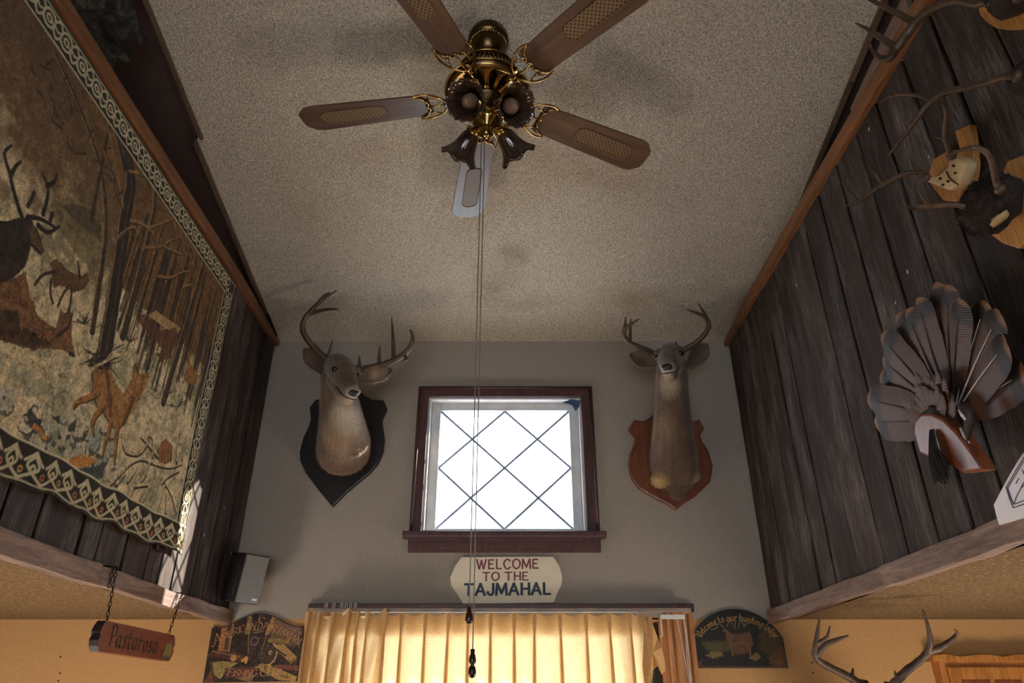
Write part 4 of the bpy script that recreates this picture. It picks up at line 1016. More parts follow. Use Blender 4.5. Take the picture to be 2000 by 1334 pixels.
# ---------------------------------------------------------------- lettering
G = {
 'a': [[(.42, .5), (.22, .57), (.06, .3), (.18, .02), (.4, .15)], [(.42, .58), (.4, .1), (.5, 0)]],
 'c': [[(.42, .5), (.24, .58), (.05, .3), (.2, 0), (.42, .1)]],
 'd': [[(.4, .5), (.22, .56), (.05, .3), (.18, .02), (.4, .15)], [(.3, 1), (.42, .85), (.4, .1), (.5, 0)]],
 'e': [[(.08, .3), (.4, .38), (.32, .57), (.14, .5), (.05, .25), (.2, 0), (.42, .1)]],
 'g': [[(.4, .5), (.2, .57), (.05, .3), (.18, .05), (.4, .15)], [(.42, .58), (.4, -.2), (.2, -.34), (.05, -.25)]],
 'h': [[(.08, 1), (.08, 0)], [(.08, .4), (.28, .57), (.4, .45), (.4, .05), (.47, 0)]],
 'i': [[(.08, .57), (.08, .05), (.16, 0)], [(.06, .74), (.11, .79)]],
 'l': [[(.08, 1), (.08, .05), (.16, 0)]],
 'm': [[(.08, .57), (.08, 0)], [(.08, .42), (.25, .57), (.33, .45), (.33, 0)], [(.33, .42), (.5, .57), (.58, .45), (.58, .05), (.65, 0)]],
 'n': [[(.08, .57), (.08, 0)], [(.08, .4), (.28, .57), (.4, .45), (.4, .05), (.47, 0)]],
 'o': [[(.24, .58), (.06, .36), (.1, .1), (.22, 0), (.42, .22), (.38, .46), (.24, .58)]],
 'r': [[(.08, .57), (.08, 0)], [(.08, .4), (.25, .57), (.36, .5)]],
 's': [[(.36, .5), (.2, .58), (.08, .45), (.34, .2), (.2, 0), (.05, .08)]],
 't': [[(.14, .95), (.12, .08), (.2, 0), (.3, .06)], [(.0, .57), (.28, .57)]],
 'u': [[(.08, .57), (.08, .1), (.2, 0), (.4, .15)], [(.4, .57), (.4, .05), (.48, 0)]],
 'W': [[(0, .85), (.1, 1), (.2, .85), (.18, .3), (.3, 0), (.46, .25), (.46, .95)], [(.46, .25), (.58, 0), (.8, .35), (.8, .8), (.7, 1)]],
 'P': [[(.14, .95), (.14, .1), (.05, 0)], [(0, .85), (.2, 1), (.44, .9), (.44, .6), (.24, .46), (.14, .5)]],
 'A': [[(0, 0), (.34, 1), (.66, 0)], [(.12, .34), (.54, .34)]], 'M': [[(.04, 0), (.1, 1), (.42, .15), (.74, 1), (.8, 0)]],
 'E': [[(.5, .95), (.06, .95), (.06, .04), (.54, .04)], [(.06, .52), (.4, .52)]], 'R': [[(.06, 0), (.06, .97), (.38, .97), (.5, .75), (.36, .52), (.06, .5)], [(.3, .5), (.62, 0)]],
 'I': [[(.08, 0), (.08, 1)]], 'C': [[(.62, .8), (.4, 1), (.1, .8), (.04, .45), (.2, .08), (.42, 0), (.64, .18)]], 'N': [[(.06, 0), (.06, 1), (.62, 0), (.62, 1)]],
 'S': [[(.44, .82), (.26, 1), (.06, .82), (.12, .6), (.42, .4), (.44, .16), (.22, 0), (.02, .18)]], 'O': [[(.36, 1), (.08, .8), (.06, .3), (.36, 0), (.68, .3), (.66, .8), (.36, 1)]],
 'T': [[(0, .96), (.64, .96)], [(.32, .96), (.32, 0)]], 'F': [[(.5, .95), (.06, .95), (.06, 0)], [(.06, .52), (.4, .52)]], 'H': [[(.06, 0), (.06, 1)], [(.6, 0), (.6, 1)], [(.06, .52), (.6, .52)]],
 'G': [[(.62, .82), (.4, 1), (.1, .8), (.04, .45), (.2, .08), (.42, 0), (.64, .14), (.64, .45), (.44, .45)]], 'L': [[(.06, 1), (.06, .04), (.5, .04)]],
 'U': [[(.06, 1), (.06, .25), (.3, 0), (.56, .25), (.56, 1)]], 'B': [[(.06, 0), (.06, .97), (.36, .95), (.46, .75), (.3, .54), (.06, .52)], [(.3, .54), (.52, .3), (.4, .04), (.06, .02)]],
 'Q': [[(.44, .86), (.24, 1), (.02, .84), (.10, .62), (.40, .42), (.44, .10), (.18, -.12), (-.16, -.04), (-.2, .12)]],  # swash S
 'K': [[(-.22, .12), (-.16, -.04), (.02, .02), (.34, 1), (.66, 0)], [(.08, .34), (.54, .34)]],                       # swash A
}
def glyph_quads(ch, nib, ang, shear=0, sans=False):
    """pen-nib strokes of one character -> list of quads in unit coordinates, and the advance"""
    quads = []; mx = 0
    n = Vector((math.cos(ang), math.sin(ang)))*nib
    for st in ([[(0, 1), (.24, 0), (.44, .9), (.64, 0), (.88, 1)]] if sans and ch == 'W' else G[ch]):
        pts = [Vector((p[0], p[1], 0)) for p in st]
        if len(st) > 2 and ch.islower() or ch in 'CSOGUQPRBJ' or (ch == 'W' and not sans): pts = smooth_path(pts, 4)
        pts = [Vector((p.x+shear*p.y, p.y)) for p in pts]
        for a, c in zip(pts[:-1], pts[1:]):
            t = (c-a); t = t.normalized() if t.length > 1e-6 else Vector((1, 0)); h = Vector((-t.y, t.x))*nib*(1 if sans else .38)
            if sans: quads.append((a+h-t*nib*.6, c+h+t*nib*.6, c-h+t*nib*.6, a-h-t*nib*.6)); continue
            quads.append((a+n, c+n, c-n, a-n)); quads.append((a+h, c+h, c-h, a-h))
        mx = max(mx, max(p[0] for p in st))
    return quads, mx
def lettering(text, frame, name, mat, parent, size, nib=.07, ang=.7, shear=0, gap=.12, sizes=None, space=.3, width=None, sans=False, out=(0, -1, 0)):
    """frame(s, h) -> 3D point for distance s along the baseline and height h; text centred on s=0"""
    items = []; s = 0; wi = 0
    for i, ch in enumerate(text):
        k_ = size*(sizes[i] if sizes else 1)
        if ch == ' ': s += space*size; wi += 1; continue
        q, mx = glyph_quads(ch, nib/(sizes[i] if sizes else 1)**.6, ang, shear, sans); items.append((s, k_, q, wi)); s += (mx+gap)*k_
    tot = s-gap*size; sc_ = (width/tot) if width else 1
    for w_ in range(wi+1):       # one part for each word
        b = MB()
        for s0, k_, qs, wd in items:
            if wd != w_: continue
            for n_, q in enumerate(qs): b.add([frame((s0+p.x*k_-tot/2)*sc_, p.y*k_)+Vector(out)*((n_ % 60)*2e-5) for p in q], [(0, 1, 2, 3)])
        b.build(name, mat, parent, fix=False)

# welcome sign with cut corners
ws = thing('welcome_sign', 'cream painted sign reading WELCOME TO THE TAJMAHAL under the small window', 'sign', P(990, 1180, Y=D))
SY = D-.014
ol = [(905, 1180), (893, 1160), (881, 1144), (879, 1128), (888, 1106), (901, 1088), (1080, 1087), (1092, 1104), (1098, 1124), (1097, 1142), (1088, 1160), (1082, 1177)]
b = MB(); b.prism([P(a, c, Y=SY) for a, c in ol], (0, .012, 0)); b.build('board', 'signwhite', ws, bevel=.002)
G['J'] = [[(.42, 1), (.42, .22), (.24, .02), (.04, .16), (.04, .28)]]
def tl(txt, x0, x1, y0, y1, mat):
    a, c = P(x0, y1, Y=SY), P(x1, y0, Y=SY); lettering(txt, lambda s_, h: Vector(((a.x+c.x)/2+s_, SY-.0008, a.z+h*.98+.012*s_)), 'lettering', mat, ws, c.z-a.z, .10 if mat == 'navy' else .078, 0, 0, .20, None, .42, c.x-a.x, sans=True)
tl('WELCOME', 931, 1051, 1092, 1111, 'maroon'); tl('TO THE', 943, 1031, 1117, 1134, 'maroon'); tl('TAJMAHAL', 907, 1074, 1139, 1162, 'navy')

# hanging sign on chains below the left rail
hg = thing('hanging_sign', 'small red-brown wooden sign reading Pastarosa hanging on two chains', 'sign', (-1.255, 2.61, EYE+.20))
HX = -1.258; y0, y1, za, zb = 2.325, 2.865, EYE+.153, EYE+.243
th = .030
def sil(y0, y1, za, zb, k_=1):
    n_ = .022; c_ = (za+zb)/2
    return [(y0+n_, za), (y1-n_, za), (y1-.008, za+.016), (y1, c_-.012), (y1-.008, c_), (y1, c_+.012), (y1-.008, zb-.016), (y1-n_, zb), (y0+n_, zb), (y0+.008, zb-.016), (y0, c_+.012), (y0+.008, c_), (y0, c_-.012), (y0+.008, za+.016)]
b = MB(); b.prism([(HX, y, z) for y, z in sil(y0, y1, za, zb)], (-th, 0, 0)); bo = b.build('board', 'pasta', hg, bevel=.003)
bo.data.materials.append(M['endgrain'])
for pf in bo.data.polygons:       # dark painted scalloped ends
    if abs(pf.normal.y) > .55: pf.material_index = 1
lettering('Pastarosa', lambda s, h: Vector((HX+.0012, 2.555+s, za+.020+h)), 'lettering', 'blackletter', hg, .062, .055, .9, 0, .12, [1.0]+[.95]*8, width=.335, out=(1, 0, 0))
b = MB(); b.prism([(HX+.0006, yy, zz) for yy, zz in ((2.775, za+.018), (2.845, za+.018), (2.838, za+.052), (2.815, za+.062), (2.785, za+.054))], (.0012, 0, 0)); b.build('painted_basket', plain('olive_paint', (124, 112, 58), .6), hg)
b = MB(); b.prism([(HX+.0006, yy, zz) for yy, zz in ((2.762, za+.009), (2.835, za+.009), (2.83, za+.020), (2.77, za+.018))], (.0011, 0, 0)); b.build('painted_grass', plain('dull_green_paint', (78, 84, 60), .6), hg)
def chain(p0, p1):
    p0, p1 = Vector(p0), Vector(p1); d_ = p1-p0; n_ = max(3, int(d_.length/.0135)); t = d_.normalized()
    a = t.orthogonal().normalized(); c = t.cross(a)
    for i in range(n_):
        m = p0+d_*(i+.5)/n_; u = a if i % 2 else c
        pts = [m+t*.0088*math.cos(2*math.pi*k_/10)+u*.0042*math.sin(2*math.pi*k_/10) for k_ in range(11)]
        MB().tube(pts, .0014, 5).build('chain_link', 'iron', hg, True)
h1, h2 = Vector((-1.262, 2.335, EYE+.398)), Vector((-1.262, 2.842, EYE+.388))
chain(h1, (HX-.015, 2.375, zb)); chain(h1+Vector((-.004, -.012, 0)), h1+Vector((-.004, -.010, -.062)))
chain(h2, (HX-.015, 2.825, zb))
for h in (h1, h2):
    MB().tube([h+Vector((-.035, -.010, .004)), h+Vector((0, 0, .004)), h+Vector((.006, 0, -.004)), h+Vector((0, 0, -.008))], .0022, 6).build('hook', 'iron', hg, True)

# ---------------------------------------------------------------- raster pictures (colour attributes on fine cloth / board meshes)
def vnoise(h, w, cells, rs, octv=4):
    out = np.zeros((h, w)); amp = 1; tot = 0
    for o_ in range(octv):
        ch, cw = max(2, int(cells*h/max(h, w)*2**o_)), max(2, int(cells*w/max(h, w)*2**o_))
        g = rs.rand(ch+1, cw+1); yy = np.linspace(0, ch-1e-6, h); xx = np.linspace(0, cw-1e-6, w)
        y0_ = yy.astype(int); x0_ = xx.astype(int); fy = (yy-y0_)[:, None]; fx = (xx-x0_)[None]
        fy = fy*fy*(3-2*fy); fx = fx*fx*(3-2*fx)
        v = (g[y0_][:, x0_]*(1-fx)+g[y0_][:, x0_+1]*fx)*(1-fy)+(g[y0_+1][:, x0_]*(1-fx)+g[y0_+1][:, x0_+1]*fx)*fy
        out += v*amp; tot += amp; amp *= .55
    return out/tot
class Canvas:
    """picture plane in metres: a along, b up"""
    def __init__(s, a0, a1, b0, b1, w_, h_, seed=1):
        s.a0, s.a1, s.b0, s.b1, s.w, s.h = a0, a1, b0, b1, w_, h_
        s.img = np.zeros((h_, w_, 3)); s.A = np.linspace(a0, a1, w_)[None].repeat(h_, 0); s.B = np.linspace(b0, b1, h_)[:, None].repeat(w_, 1)
        s.rs = np.random.RandomState(seed); s.nz = vnoise(h_, w_, 40, s.rs); s.nf = vnoise(h_, w_, 110, s.rs, 3)
    def put(s, mask, c, al=1., tex=.25):
        cc = np.array(lin(c)[:3])[None, None]*(1+tex*2*(s.nf-.5))[..., None]
        m = (mask*al)[..., None]; s.img = s.img*(1-m)+cc*m
    def _win(s, pts, pad):
        a = [p[0] for p in pts]; b_ = [p[1] for p in pts]
        i0 = int((min(a)-pad-s.a0)/(s.a1-s.a0)*(s.w-1)); i1 = int((max(a)+pad-s.a0)/(s.a1-s.a0)*(s.w-1))+2
        j0 = int((min(b_)-pad-s.b0)/(s.b1-s.b0)*(s.h-1)); j1 = int((max(b_)+pad-s.b0)/(s.b1-s.b0)*(s.h-1))+2
        return slice(max(0, j0), max(0, min(s.h, j1))), slice(max(0, i0), max(0, min(s.w, i1)))
    def _blend(s, sl, m, c, tex):
        if m.size == 0: return
        cc = np.array(lin(c)[:3])[None, None]*(1+tex*2*(s.nf[sl]-.5))[..., None]
        m = m[..., None]; s.img[sl] = s.img[sl]*(1-m)+cc*m
    def poly(s, pts, c, al=1., tex=.3, rough=0.):
        sl = s._win(pts, .01+rough); A = s.A[sl]+rough*(s.nz[sl]-.5)*2; B = s.B[sl]+rough*(s.nf[sl]-.5)*2
        ins = np.zeros(A.shape, bool); n = len(pts)
        for i in range(n):
            (x1_, y1_), (x2_, y2_) = pts[i], pts[(i+1) % n]
            if abs(y2_-y1_) < 1e-12: continue
            ins ^= ((y1_ > B) != (y2_ > B)) & (A < (x2_-x1_)*(B-y1_)/(y2_-y1_)+x1_)
        s._blend(sl, ins*al, c, tex)
    def stroke(s, pts, wd, c, al=1., tex=.3, rough=0., smooth=True):
        if smooth and len(pts) > 2: pts = [(p.x, p.y) for p in smooth_path([(a, b_, 0) for a, b_ in pts], 4)]
        n = len(pts); wl = wd if hasattr(wd, '__len__') else [wd, wd]
        sl = s._win(pts, max(wl)+.004+rough); A = s.A[sl]+rough*(s.nz[sl]-.5)*2; B = s.B[sl]+rough*(s.nf[sl]-.5)*2
        best = np.zeros(A.shape); px_m = (s.a1-s.a0)/s.w
        for i in range(n-1):
            (x1_, y1_), (x2_, y2_) = pts[i], pts[i+1]; dx, dy = x2_-x1_, y2_-y1_; L2 = dx*dx+dy*dy+1e-12
            t = np.clip(((A-x1_)*dx+(B-y1_)*dy)/L2, 0, 1); d_ = np.hypot(A-x1_-t*dx, B-y1_-t*dy)
            w_ = wl[0]+(wl[-1]-wl[0])*i/max(1, n-1); best = np.maximum(best, np.clip((w_-d_)/px_m+.5, 0, 1))
        s._blend(sl, best*al, c, tex)
    def disc(s, c, r, col, al=1., tex=.3, rough=0., inner=0):
        sl = s._win([c], r+.004+rough); d_ = np.hypot(s.A[sl]-c[0], s.B[sl]-c[1])+rough*(s.nz[sl]-.5)*2
        m = (d_ < r) & (d_ >= inner); s._blend(sl, m*al, col, tex)
    def mesh(s, name, fpos, mask=None):
        """fpos(A,B) -> (h,w,3) positions"""
        pos = fpos(s.A, s.B); h, w_ = s.h, s.w
        idx = np.arange(h*w_).reshape(h, w_)
        q = np.stack([idx[:-1, :-1], idx[:-1, 1:], idx[1:, 1:], idx[1:, :-1]], -1).reshape(-1, 4)
        me = bpy.data.meshes.new(name); me.vertices.add(h*w_); me.vertices.foreach_set('co', pos.reshape(-1))
        me.loops.add(len(q)*4); me.polygons.add(len(q)); me.loops.foreach_set('vertex_index', q.ravel().astype(np.int32))
        me.polygons.foreach_set('loop_start', np.arange(0, len(q)*4, 4, dtype=np.int32))
        me.update(calc_edges=True); me.validate()
        at = me.color_attributes.new('Col', 'FLOAT_COLOR', 'POINT'); at.data.foreach_set('color', np.concatenate([np.clip(s.img, 0, 1), np.ones((h, w_, 1))], -1).ravel())
        return me

# ---- the tapestry
TY0, TY1, TZ0, TZ1 = .95, 2.785, EYE+.522, EYE+1.742
TX = XL+.014
cv = Canvas(TY0, TY1, TZ0, TZ1, 680, 436, 4)
def tp(l): return [(lambda v: (v.y, v.z))(P(a, c, X=TX)) for a, c in l]
cv.put(np.ones((cv.h, cv.w)), (196, 178, 138))
cv.put((cv.nz > .55).astype(float), (132, 132, 104), .55); cv.put((cv.nz < .40).astype(float), (205, 186, 150), .6)
low = np.clip((EYE+.95-cv.B)/.3, 0, 1)
cv.put(low*(cv.nz > .5), (138, 146, 124), .5)
hz = np.clip((cv.B-(EYE+1.12))/.22+(cv.nz-.5)*1.6, 0, 1); cv.put(hz, (104, 76, 48), .9)
cv.put(np.clip((cv.B-(EYE+1.38))/.2, 0, 1), (84, 64, 42), .7)
# misty hillside and darker bushes under the sky
cv.poly(tp([(90, 395), (150, 380), (200, 420), (205, 520), (190, 560), (150, 500), (110, 450)]), (112, 100, 66), .8, .5, .02)
cv.poly(tp([(110, 400), (150, 395), (190, 430), (195, 470), (150, 440)]), (62, 54, 40), .7, .5, .02)
# forest on the right
cv.poly(tp([(110, 60), (200, 205), (330, 385), (448, 560), (430, 660), (395, 715), (330, 645), (275, 600), (235, 560), (222, 400), (160, 220)]), (112, 82, 46), .95, .5, .012)
rs_ = random.Random(12)
for i in range(60):
    y_ = rs_.uniform(1.95, 2.70); zb_ = EYE+rs_.uniform(1.0, 1.15)+.25*max(0, 2.2-y_); zt_ = EYE+rs_.uniform(1.35, 1.62); w_ = rs_.choice((.003, .004, .006, .009))
    cv.stroke([(y_, zb_), (y_+rs_.uniform(-.01, .01), (zb_+zt_)/2), (y_+rs_.uniform(-.02, .02), zt_)], w_, rs_.choice(((44, 35, 26), (58, 44, 30), (36, 30, 25))), .85, .4, .003)
    if i % 3 == 0: cv.stroke([(y_+w_, zb_), (y_+w_+.01, zt_)], .002, (150, 116, 66), .7)
# far herd in the clearing
cv.poly(tp([(285, 615), (300, 606), (350, 640), (345, 650), (318, 640)]), (170, 140, 98), .9, .3, .004)
for l in ([(262, 622), (278, 612), (296, 636), (320, 655), (300, 664), (276, 640)], [(295, 650), (340, 640), (345, 665), (330, 690), (306, 676)], [(300, 690), (330, 684), (334, 700), (310, 704)]):
    cv.poly(tp(l), (92, 56, 34), .9, .5, .008)
for i in range(9):
    x_ = 268+i*8; cv.stroke(tp([(x_, 636+i*4), (x_-3, 664+i*4)]), .0025, (52, 38, 28), .9)
# trunks
def trunk(l, w_, c=(44, 36, 29), edge=True):
    cv.stroke(tp(l), w_, c, 1, .5, .004)
    if edge:
        cv.stroke([(a-w_[0]*.75 if hasattr(w_, '__len__') else a-w_*.75, b_) for a, b_ in tp(l)], .003, (150, 128, 84), .8, .3, .003)
        cv.stroke([(a+.2*(w_[0] if hasattr(w_, '__len__') else w_), b_) for a, b_ in tp(l)], .004, (96, 76, 46), .55, .5, .006)
trunk([(198, 705), (212, 620), (226, 530), (240, 430), (252, 350), (232, 262), (205, 195)], [.040, .026])
trunk([(176, 645), (192, 540), (203, 440), (192, 330), (150, 210), (105, 110)], [.014, .008])
trunk([(236, 655), (262, 560), (285, 470), (300, 395), (292, 330)], [.018, .010])
trunk([(316, 784), (344, 690), (374, 592), (400, 500)], [.020, .012])
trunk([(352, 720), (372, 650), (395, 560)], [.006, .004], edge=False); trunk([(384, 712), (402, 640), (420, 570)], [.006, .004], edge=False)
trunk([(175, 430), (190, 350), (210, 250)], [.010, .006], (56, 44, 32), False)
trunk([(150, 20), (170, 120), (215, 220), (240, 330)], [.006, .009], (40, 34, 28), False)
trunk([(105, 60), (140, 150), (190, 270), (237, 405)], [.004, .012], (64, 48, 34), True)
trunk([(170, 70), (185, 140), (245, 330)], [.003, .006], (44, 36, 28), False)
cv.stroke(tp([(172, 150), (205, 240), (237, 400)]), .006, (128, 98, 60), .9, .3, .003)
for i in range(26):      # twigs across the upper forest
    x_, y_ = rs_.uniform(60, 330), 0; y_ = 60+x_*1.05+rs_.uniform(-50, 90); dx, dy = rs_.uniform(-26, 26), rs_.uniform(-40, 34)
    cv.stroke(tp([(x_, y_), (x_+dx*.5+rs_.uniform(-6, 6), y_+dy*.5), (x_+dx, y_+dy)]), [.004, .0015], (44, 36, 28), .9)
for l in ([(250, 335), (285, 345), (318, 372), (335, 400)], [(282, 484), (312, 482), (330, 470), (352, 462)], [(318, 482), (336, 490), (352, 497)], [(228, 464), (245, 448), (262, 445), (258, 462)], [(252, 432), (275, 438), (298, 460), (310, 508)], [(292, 444), (315, 436), (334, 428)], [(306, 540), (332, 542), (352, 532), (366, 530)], [(340, 400), (352, 440), (368, 500), (376, 555)], [(375, 515), (380, 545), (372, 560)], [(356, 560), (372, 556)]):
    cv.stroke(tp(l), [.007, .004], (142, 110, 66), .95, .3, .003); cv.stroke([(a, b_-.007) for a, b_ in tp(l)], .003, (40, 32, 26), .8)
# snow covered bushes in the foreground
for i in range(46):
    x_ = rs_.uniform(-60, 225); y_ = 770+rs_.uniform(0, 60)+max(0, x_)*.33+rs_.uniform(-12, 40); c = tp([(x_, y_)])[0]; r_ = rs_.uniform(.018, .045)
    cv.disc((c[0]+.006, c[1]-.012), r_*1.05, (58, 66, 62), .85, .4, .03); cv.disc(c, r_, rs_.choice(((206, 188, 156), (190, 178, 148), (150, 158, 142), (176, 170, 146))), .95, .3, .03)
for l, c in (([(38, 806), (56, 798), (72, 818), (86, 846), (60, 838)], (52, 60, 58)), ([(58, 836), (64, 822), (82, 842), (95, 858), (82, 858)], (176, 118, 56)), ([(120, 905), (110, 925), (175, 945), (200, 930), (205, 905), (150, 915)], (56, 66, 66)), ([(127, 908), (140, 892), (162, 886), (188, 897), (176, 908), (158, 913), (140, 910)], (182, 122, 56)), ([(130, 828), (146, 820), (142, 845), (150, 850), (128, 842)], (52, 58, 56)), ([(95, 808), (110, 815), (120, 830), (108, 826)], (56, 62, 60))):
    cv.poly(tp(l), c, .95, .4, .012)
# left stag, does
cv.poly(tp([(-120, 470), (-40, 440), (0, 432), (35, 424), (56, 428), (72, 455), (83, 490), (77, 500), (56, 482), (45, 520), (20, 545), (-40, 570), (-120, 590)]), (52, 42, 34), 1, .6, .006)
cv.poly(tp([(48, 440), (62, 440), (76, 470), (82, 492), (74, 492), (58, 474)]), (96, 70, 46), .9, .4)
cv.poly(tp([(-120, 590), (-30, 560), (20, 545), (46, 530), (55, 580), (66, 610), (86, 628), (105, 640), (113, 602), (121, 612), (138, 611), (135, 655), (141, 692), (116, 683), (60, 682), (0, 664), (-120, 640)]), (122, 88, 56), 1, .6, .006)
cv.poly(tp([(-60, 620), (20, 600), (40, 640), (100, 670), (60, 684), (0, 668), (-60, 660)]), (62, 46, 34), .85, .6, .012)
cv.stroke(tp([(108, 655), (128, 640), (136, 615)]), .006, (58, 42, 30), .9); cv.stroke(tp([(132, 690), (140, 694)]), .006, (40, 30, 26))
for l in ([(38, 424), (24, 380), (12, 330), (4, 300), (18, 284)], [(16, 345), (26, 325), (36, 316)], [(80, 418), (89, 385), (88, 362), (79, 340)], [(88, 362), (102, 355), (106, 340)], [(50, 424), (76, 428), (106, 446)], [(70, 440), (90, 454), (112, 442)], [(50, 402), (58, 388), (63, 374)], [(94, 430), (98, 418)]):
    cv.stroke(tp(l), [.008, .004], (42, 34, 28), 1, .3)
cv.poly(tp([(96, 512), (106, 504), (128, 528), (150, 540), (166, 534), (171, 548), (160, 566), (138, 570), (114, 558), (100, 562)]), (98, 72, 46), 1, .5, .004)
for l in ([(102, 530), (78, 538), (64, 556)], [(96, 545), (94, 570), (99, 592)], [(128, 562), (116, 580), (109, 597)], [(136, 566), (134, 590), (130, 610)], [(152, 540), (148, 512)]): cv.stroke(tp(l), .005, (60, 44, 32))
# golden doe
DO = [(178, 728), (188, 712), (202, 712), (214, 724), (222, 750), (240, 770), (252, 748), (258, 735), (261, 708), (266, 730), (289, 730), (284, 752), (272, 772), (262, 796), (248, 815), (236, 834), (216, 832), (202, 808), (186, 790), (180, 762)]
cv.poly([(a-.006, b_-.008) for a, b_ in tp(DO)], (60, 44, 32), .8, .3); cv.poly(tp(DO), (152, 110, 62), 1, .45, .003)
cv.stroke(tp([(205, 730), (210, 770), (212, 810)]), .010, (96, 64, 36), .8, .4, .006); cv.stroke(tp([(258, 780), (246, 806), (238, 826)]), .010, (74, 52, 32), .8, .4, .006); cv.stroke(tp([(188, 735), (184, 760)]), .008, (128, 88, 46), .7)
for l, w_ in (([(186, 766), (165, 778), (148, 784), (138, 797)], [.012, .004]), ([(196, 795), (180, 815), (176, 835), (178, 849)], [.010, .004]), ([(212, 825), (206, 850), (199, 872), (196, 890)], [.010, .004]), ([(226, 828), (224, 855), (222, 880), (220, 904)], [.011, .004])):
    cv.stroke([(a+.006, b_-.002) for a, b_ in tp(l)], w_, (58, 44, 32)); cv.stroke(tp(l), w_, (150, 104, 54))
cv.stroke(tp([(262, 712), (266, 728)]), .006, (84, 56, 34))
# distant deer, snags, shrubs
cv.poly(tp([(358, 742), (362, 716), (362, 695), (369, 712), (378, 724), (386, 735), (380, 752), (366, 750)]), (140, 98, 54), 1, .4, .003)
for l in ([(366, 748), (362, 770)], [(378, 748), (374, 772)], [(362, 700), (370, 690)]): cv.stroke(tp(l), .003, (70, 50, 34))
for i in range(34):
    a_ = rs_.uniform(0, 6.28); cx, cy = 190+rs_.uniform(-22, 26), 705+rs_.uniform(-18, 16); L_ = rs_.uniform(14, 38)
    cv.stroke(tp([(cx, cy), (cx+math.cos(a_)*L_*.5+rs_.uniform(-5, 5), cy+math.sin(a_)*L_*.4), (cx+math.cos(a_)*L_, cy+math.sin(a_)*L_*.75)]), [.0035, .0015], (48, 40, 32), .95)
cv.stroke(tp([(160, 728), (185, 715), (205, 704), (222, 694)]), .005, (190, 170, 134)); cv.stroke(tp([(205, 704), (214, 690), (230, 684)]), .004, (190, 170, 134))
for cx, cy, n_ in ((252, 668, 14), (160, 632, 14), (345, 795, 10), (322, 770, 8)):
    for i in range(n_):
        a_ = rs_.uniform(3.3, 6.1); L_ = rs_.uniform(8, 24); cv.stroke(tp([(cx, cy), (cx+math.cos(a_)*L_, cy+math.sin(a_)*L_)]), .002, (52, 44, 34), .9)
# fallen snag and stump in the lower right corner
cv.poly(tp([(300, 888), (312, 862), (322, 856), (334, 872), (332, 900), (318, 906), (304, 898)]), (132, 92, 56), 1, .4, .003)
for i in range(5): cv.stroke(tp([(306+i*6, 878), (306+i*6, 903)]), .002, (60, 44, 32))
for l in ([(208, 948), (232, 925), (252, 905), (275, 896), (298, 905), (330, 912), (352, 905)], [(225, 945), (240, 925)], [(246, 940), (262, 918), (268, 905)], [(288, 905), (280, 930), (262, 950), (250, 972)], [(262, 948), (285, 945)], [(300, 912), (292, 940), (282, 965), (272, 985)], [(310, 930), (300, 955), (290, 985)], [(318, 940), (330, 965), (338, 1000)], [(345, 918), (325, 930), (312, 942)], [(318, 948), (310, 975), (305, 1000)], [(322, 960), (320, 1000)], [(296, 972), (282, 1000)], [(305, 890), (285, 865), (272, 852)], [(285, 866), (268, 886), (245, 884), (238, 866)], [(295, 890), (296, 858), (288, 848)], [(342, 900), (344, 860), (350, 840)], [(352, 895), (362, 850)]):
    q = tp(l); cv.stroke([(a, b_-.007) for a, b_ in q], [.007, .003], (50, 40, 32), 1); cv.stroke(q, [.005, .002], (198, 180, 142), .85, .2)
# weave: broken tone, short dark and pale stitches over the whole picture
fine = vnoise(cv.h, cv.w, 240, cv.rs, 2); streak = vnoise(cv.h, cv.w, 60, cv.rs, 4)
cv.img *= (.62+.76*fine)[..., None]*(.72+.56*streak)[..., None]
cv.img *= np.where(cv.rs.rand(cv.h, cv.w) < .16, .62, 1.06)[..., None]
wisp = vnoise(cv.h, cv.w, 26, cv.rs, 5); edge_ = np.abs(wisp-.5) < .018
cv.img *= np.where(edge_ & (cv.B < EYE+1.15), .55, 1.)[..., None]
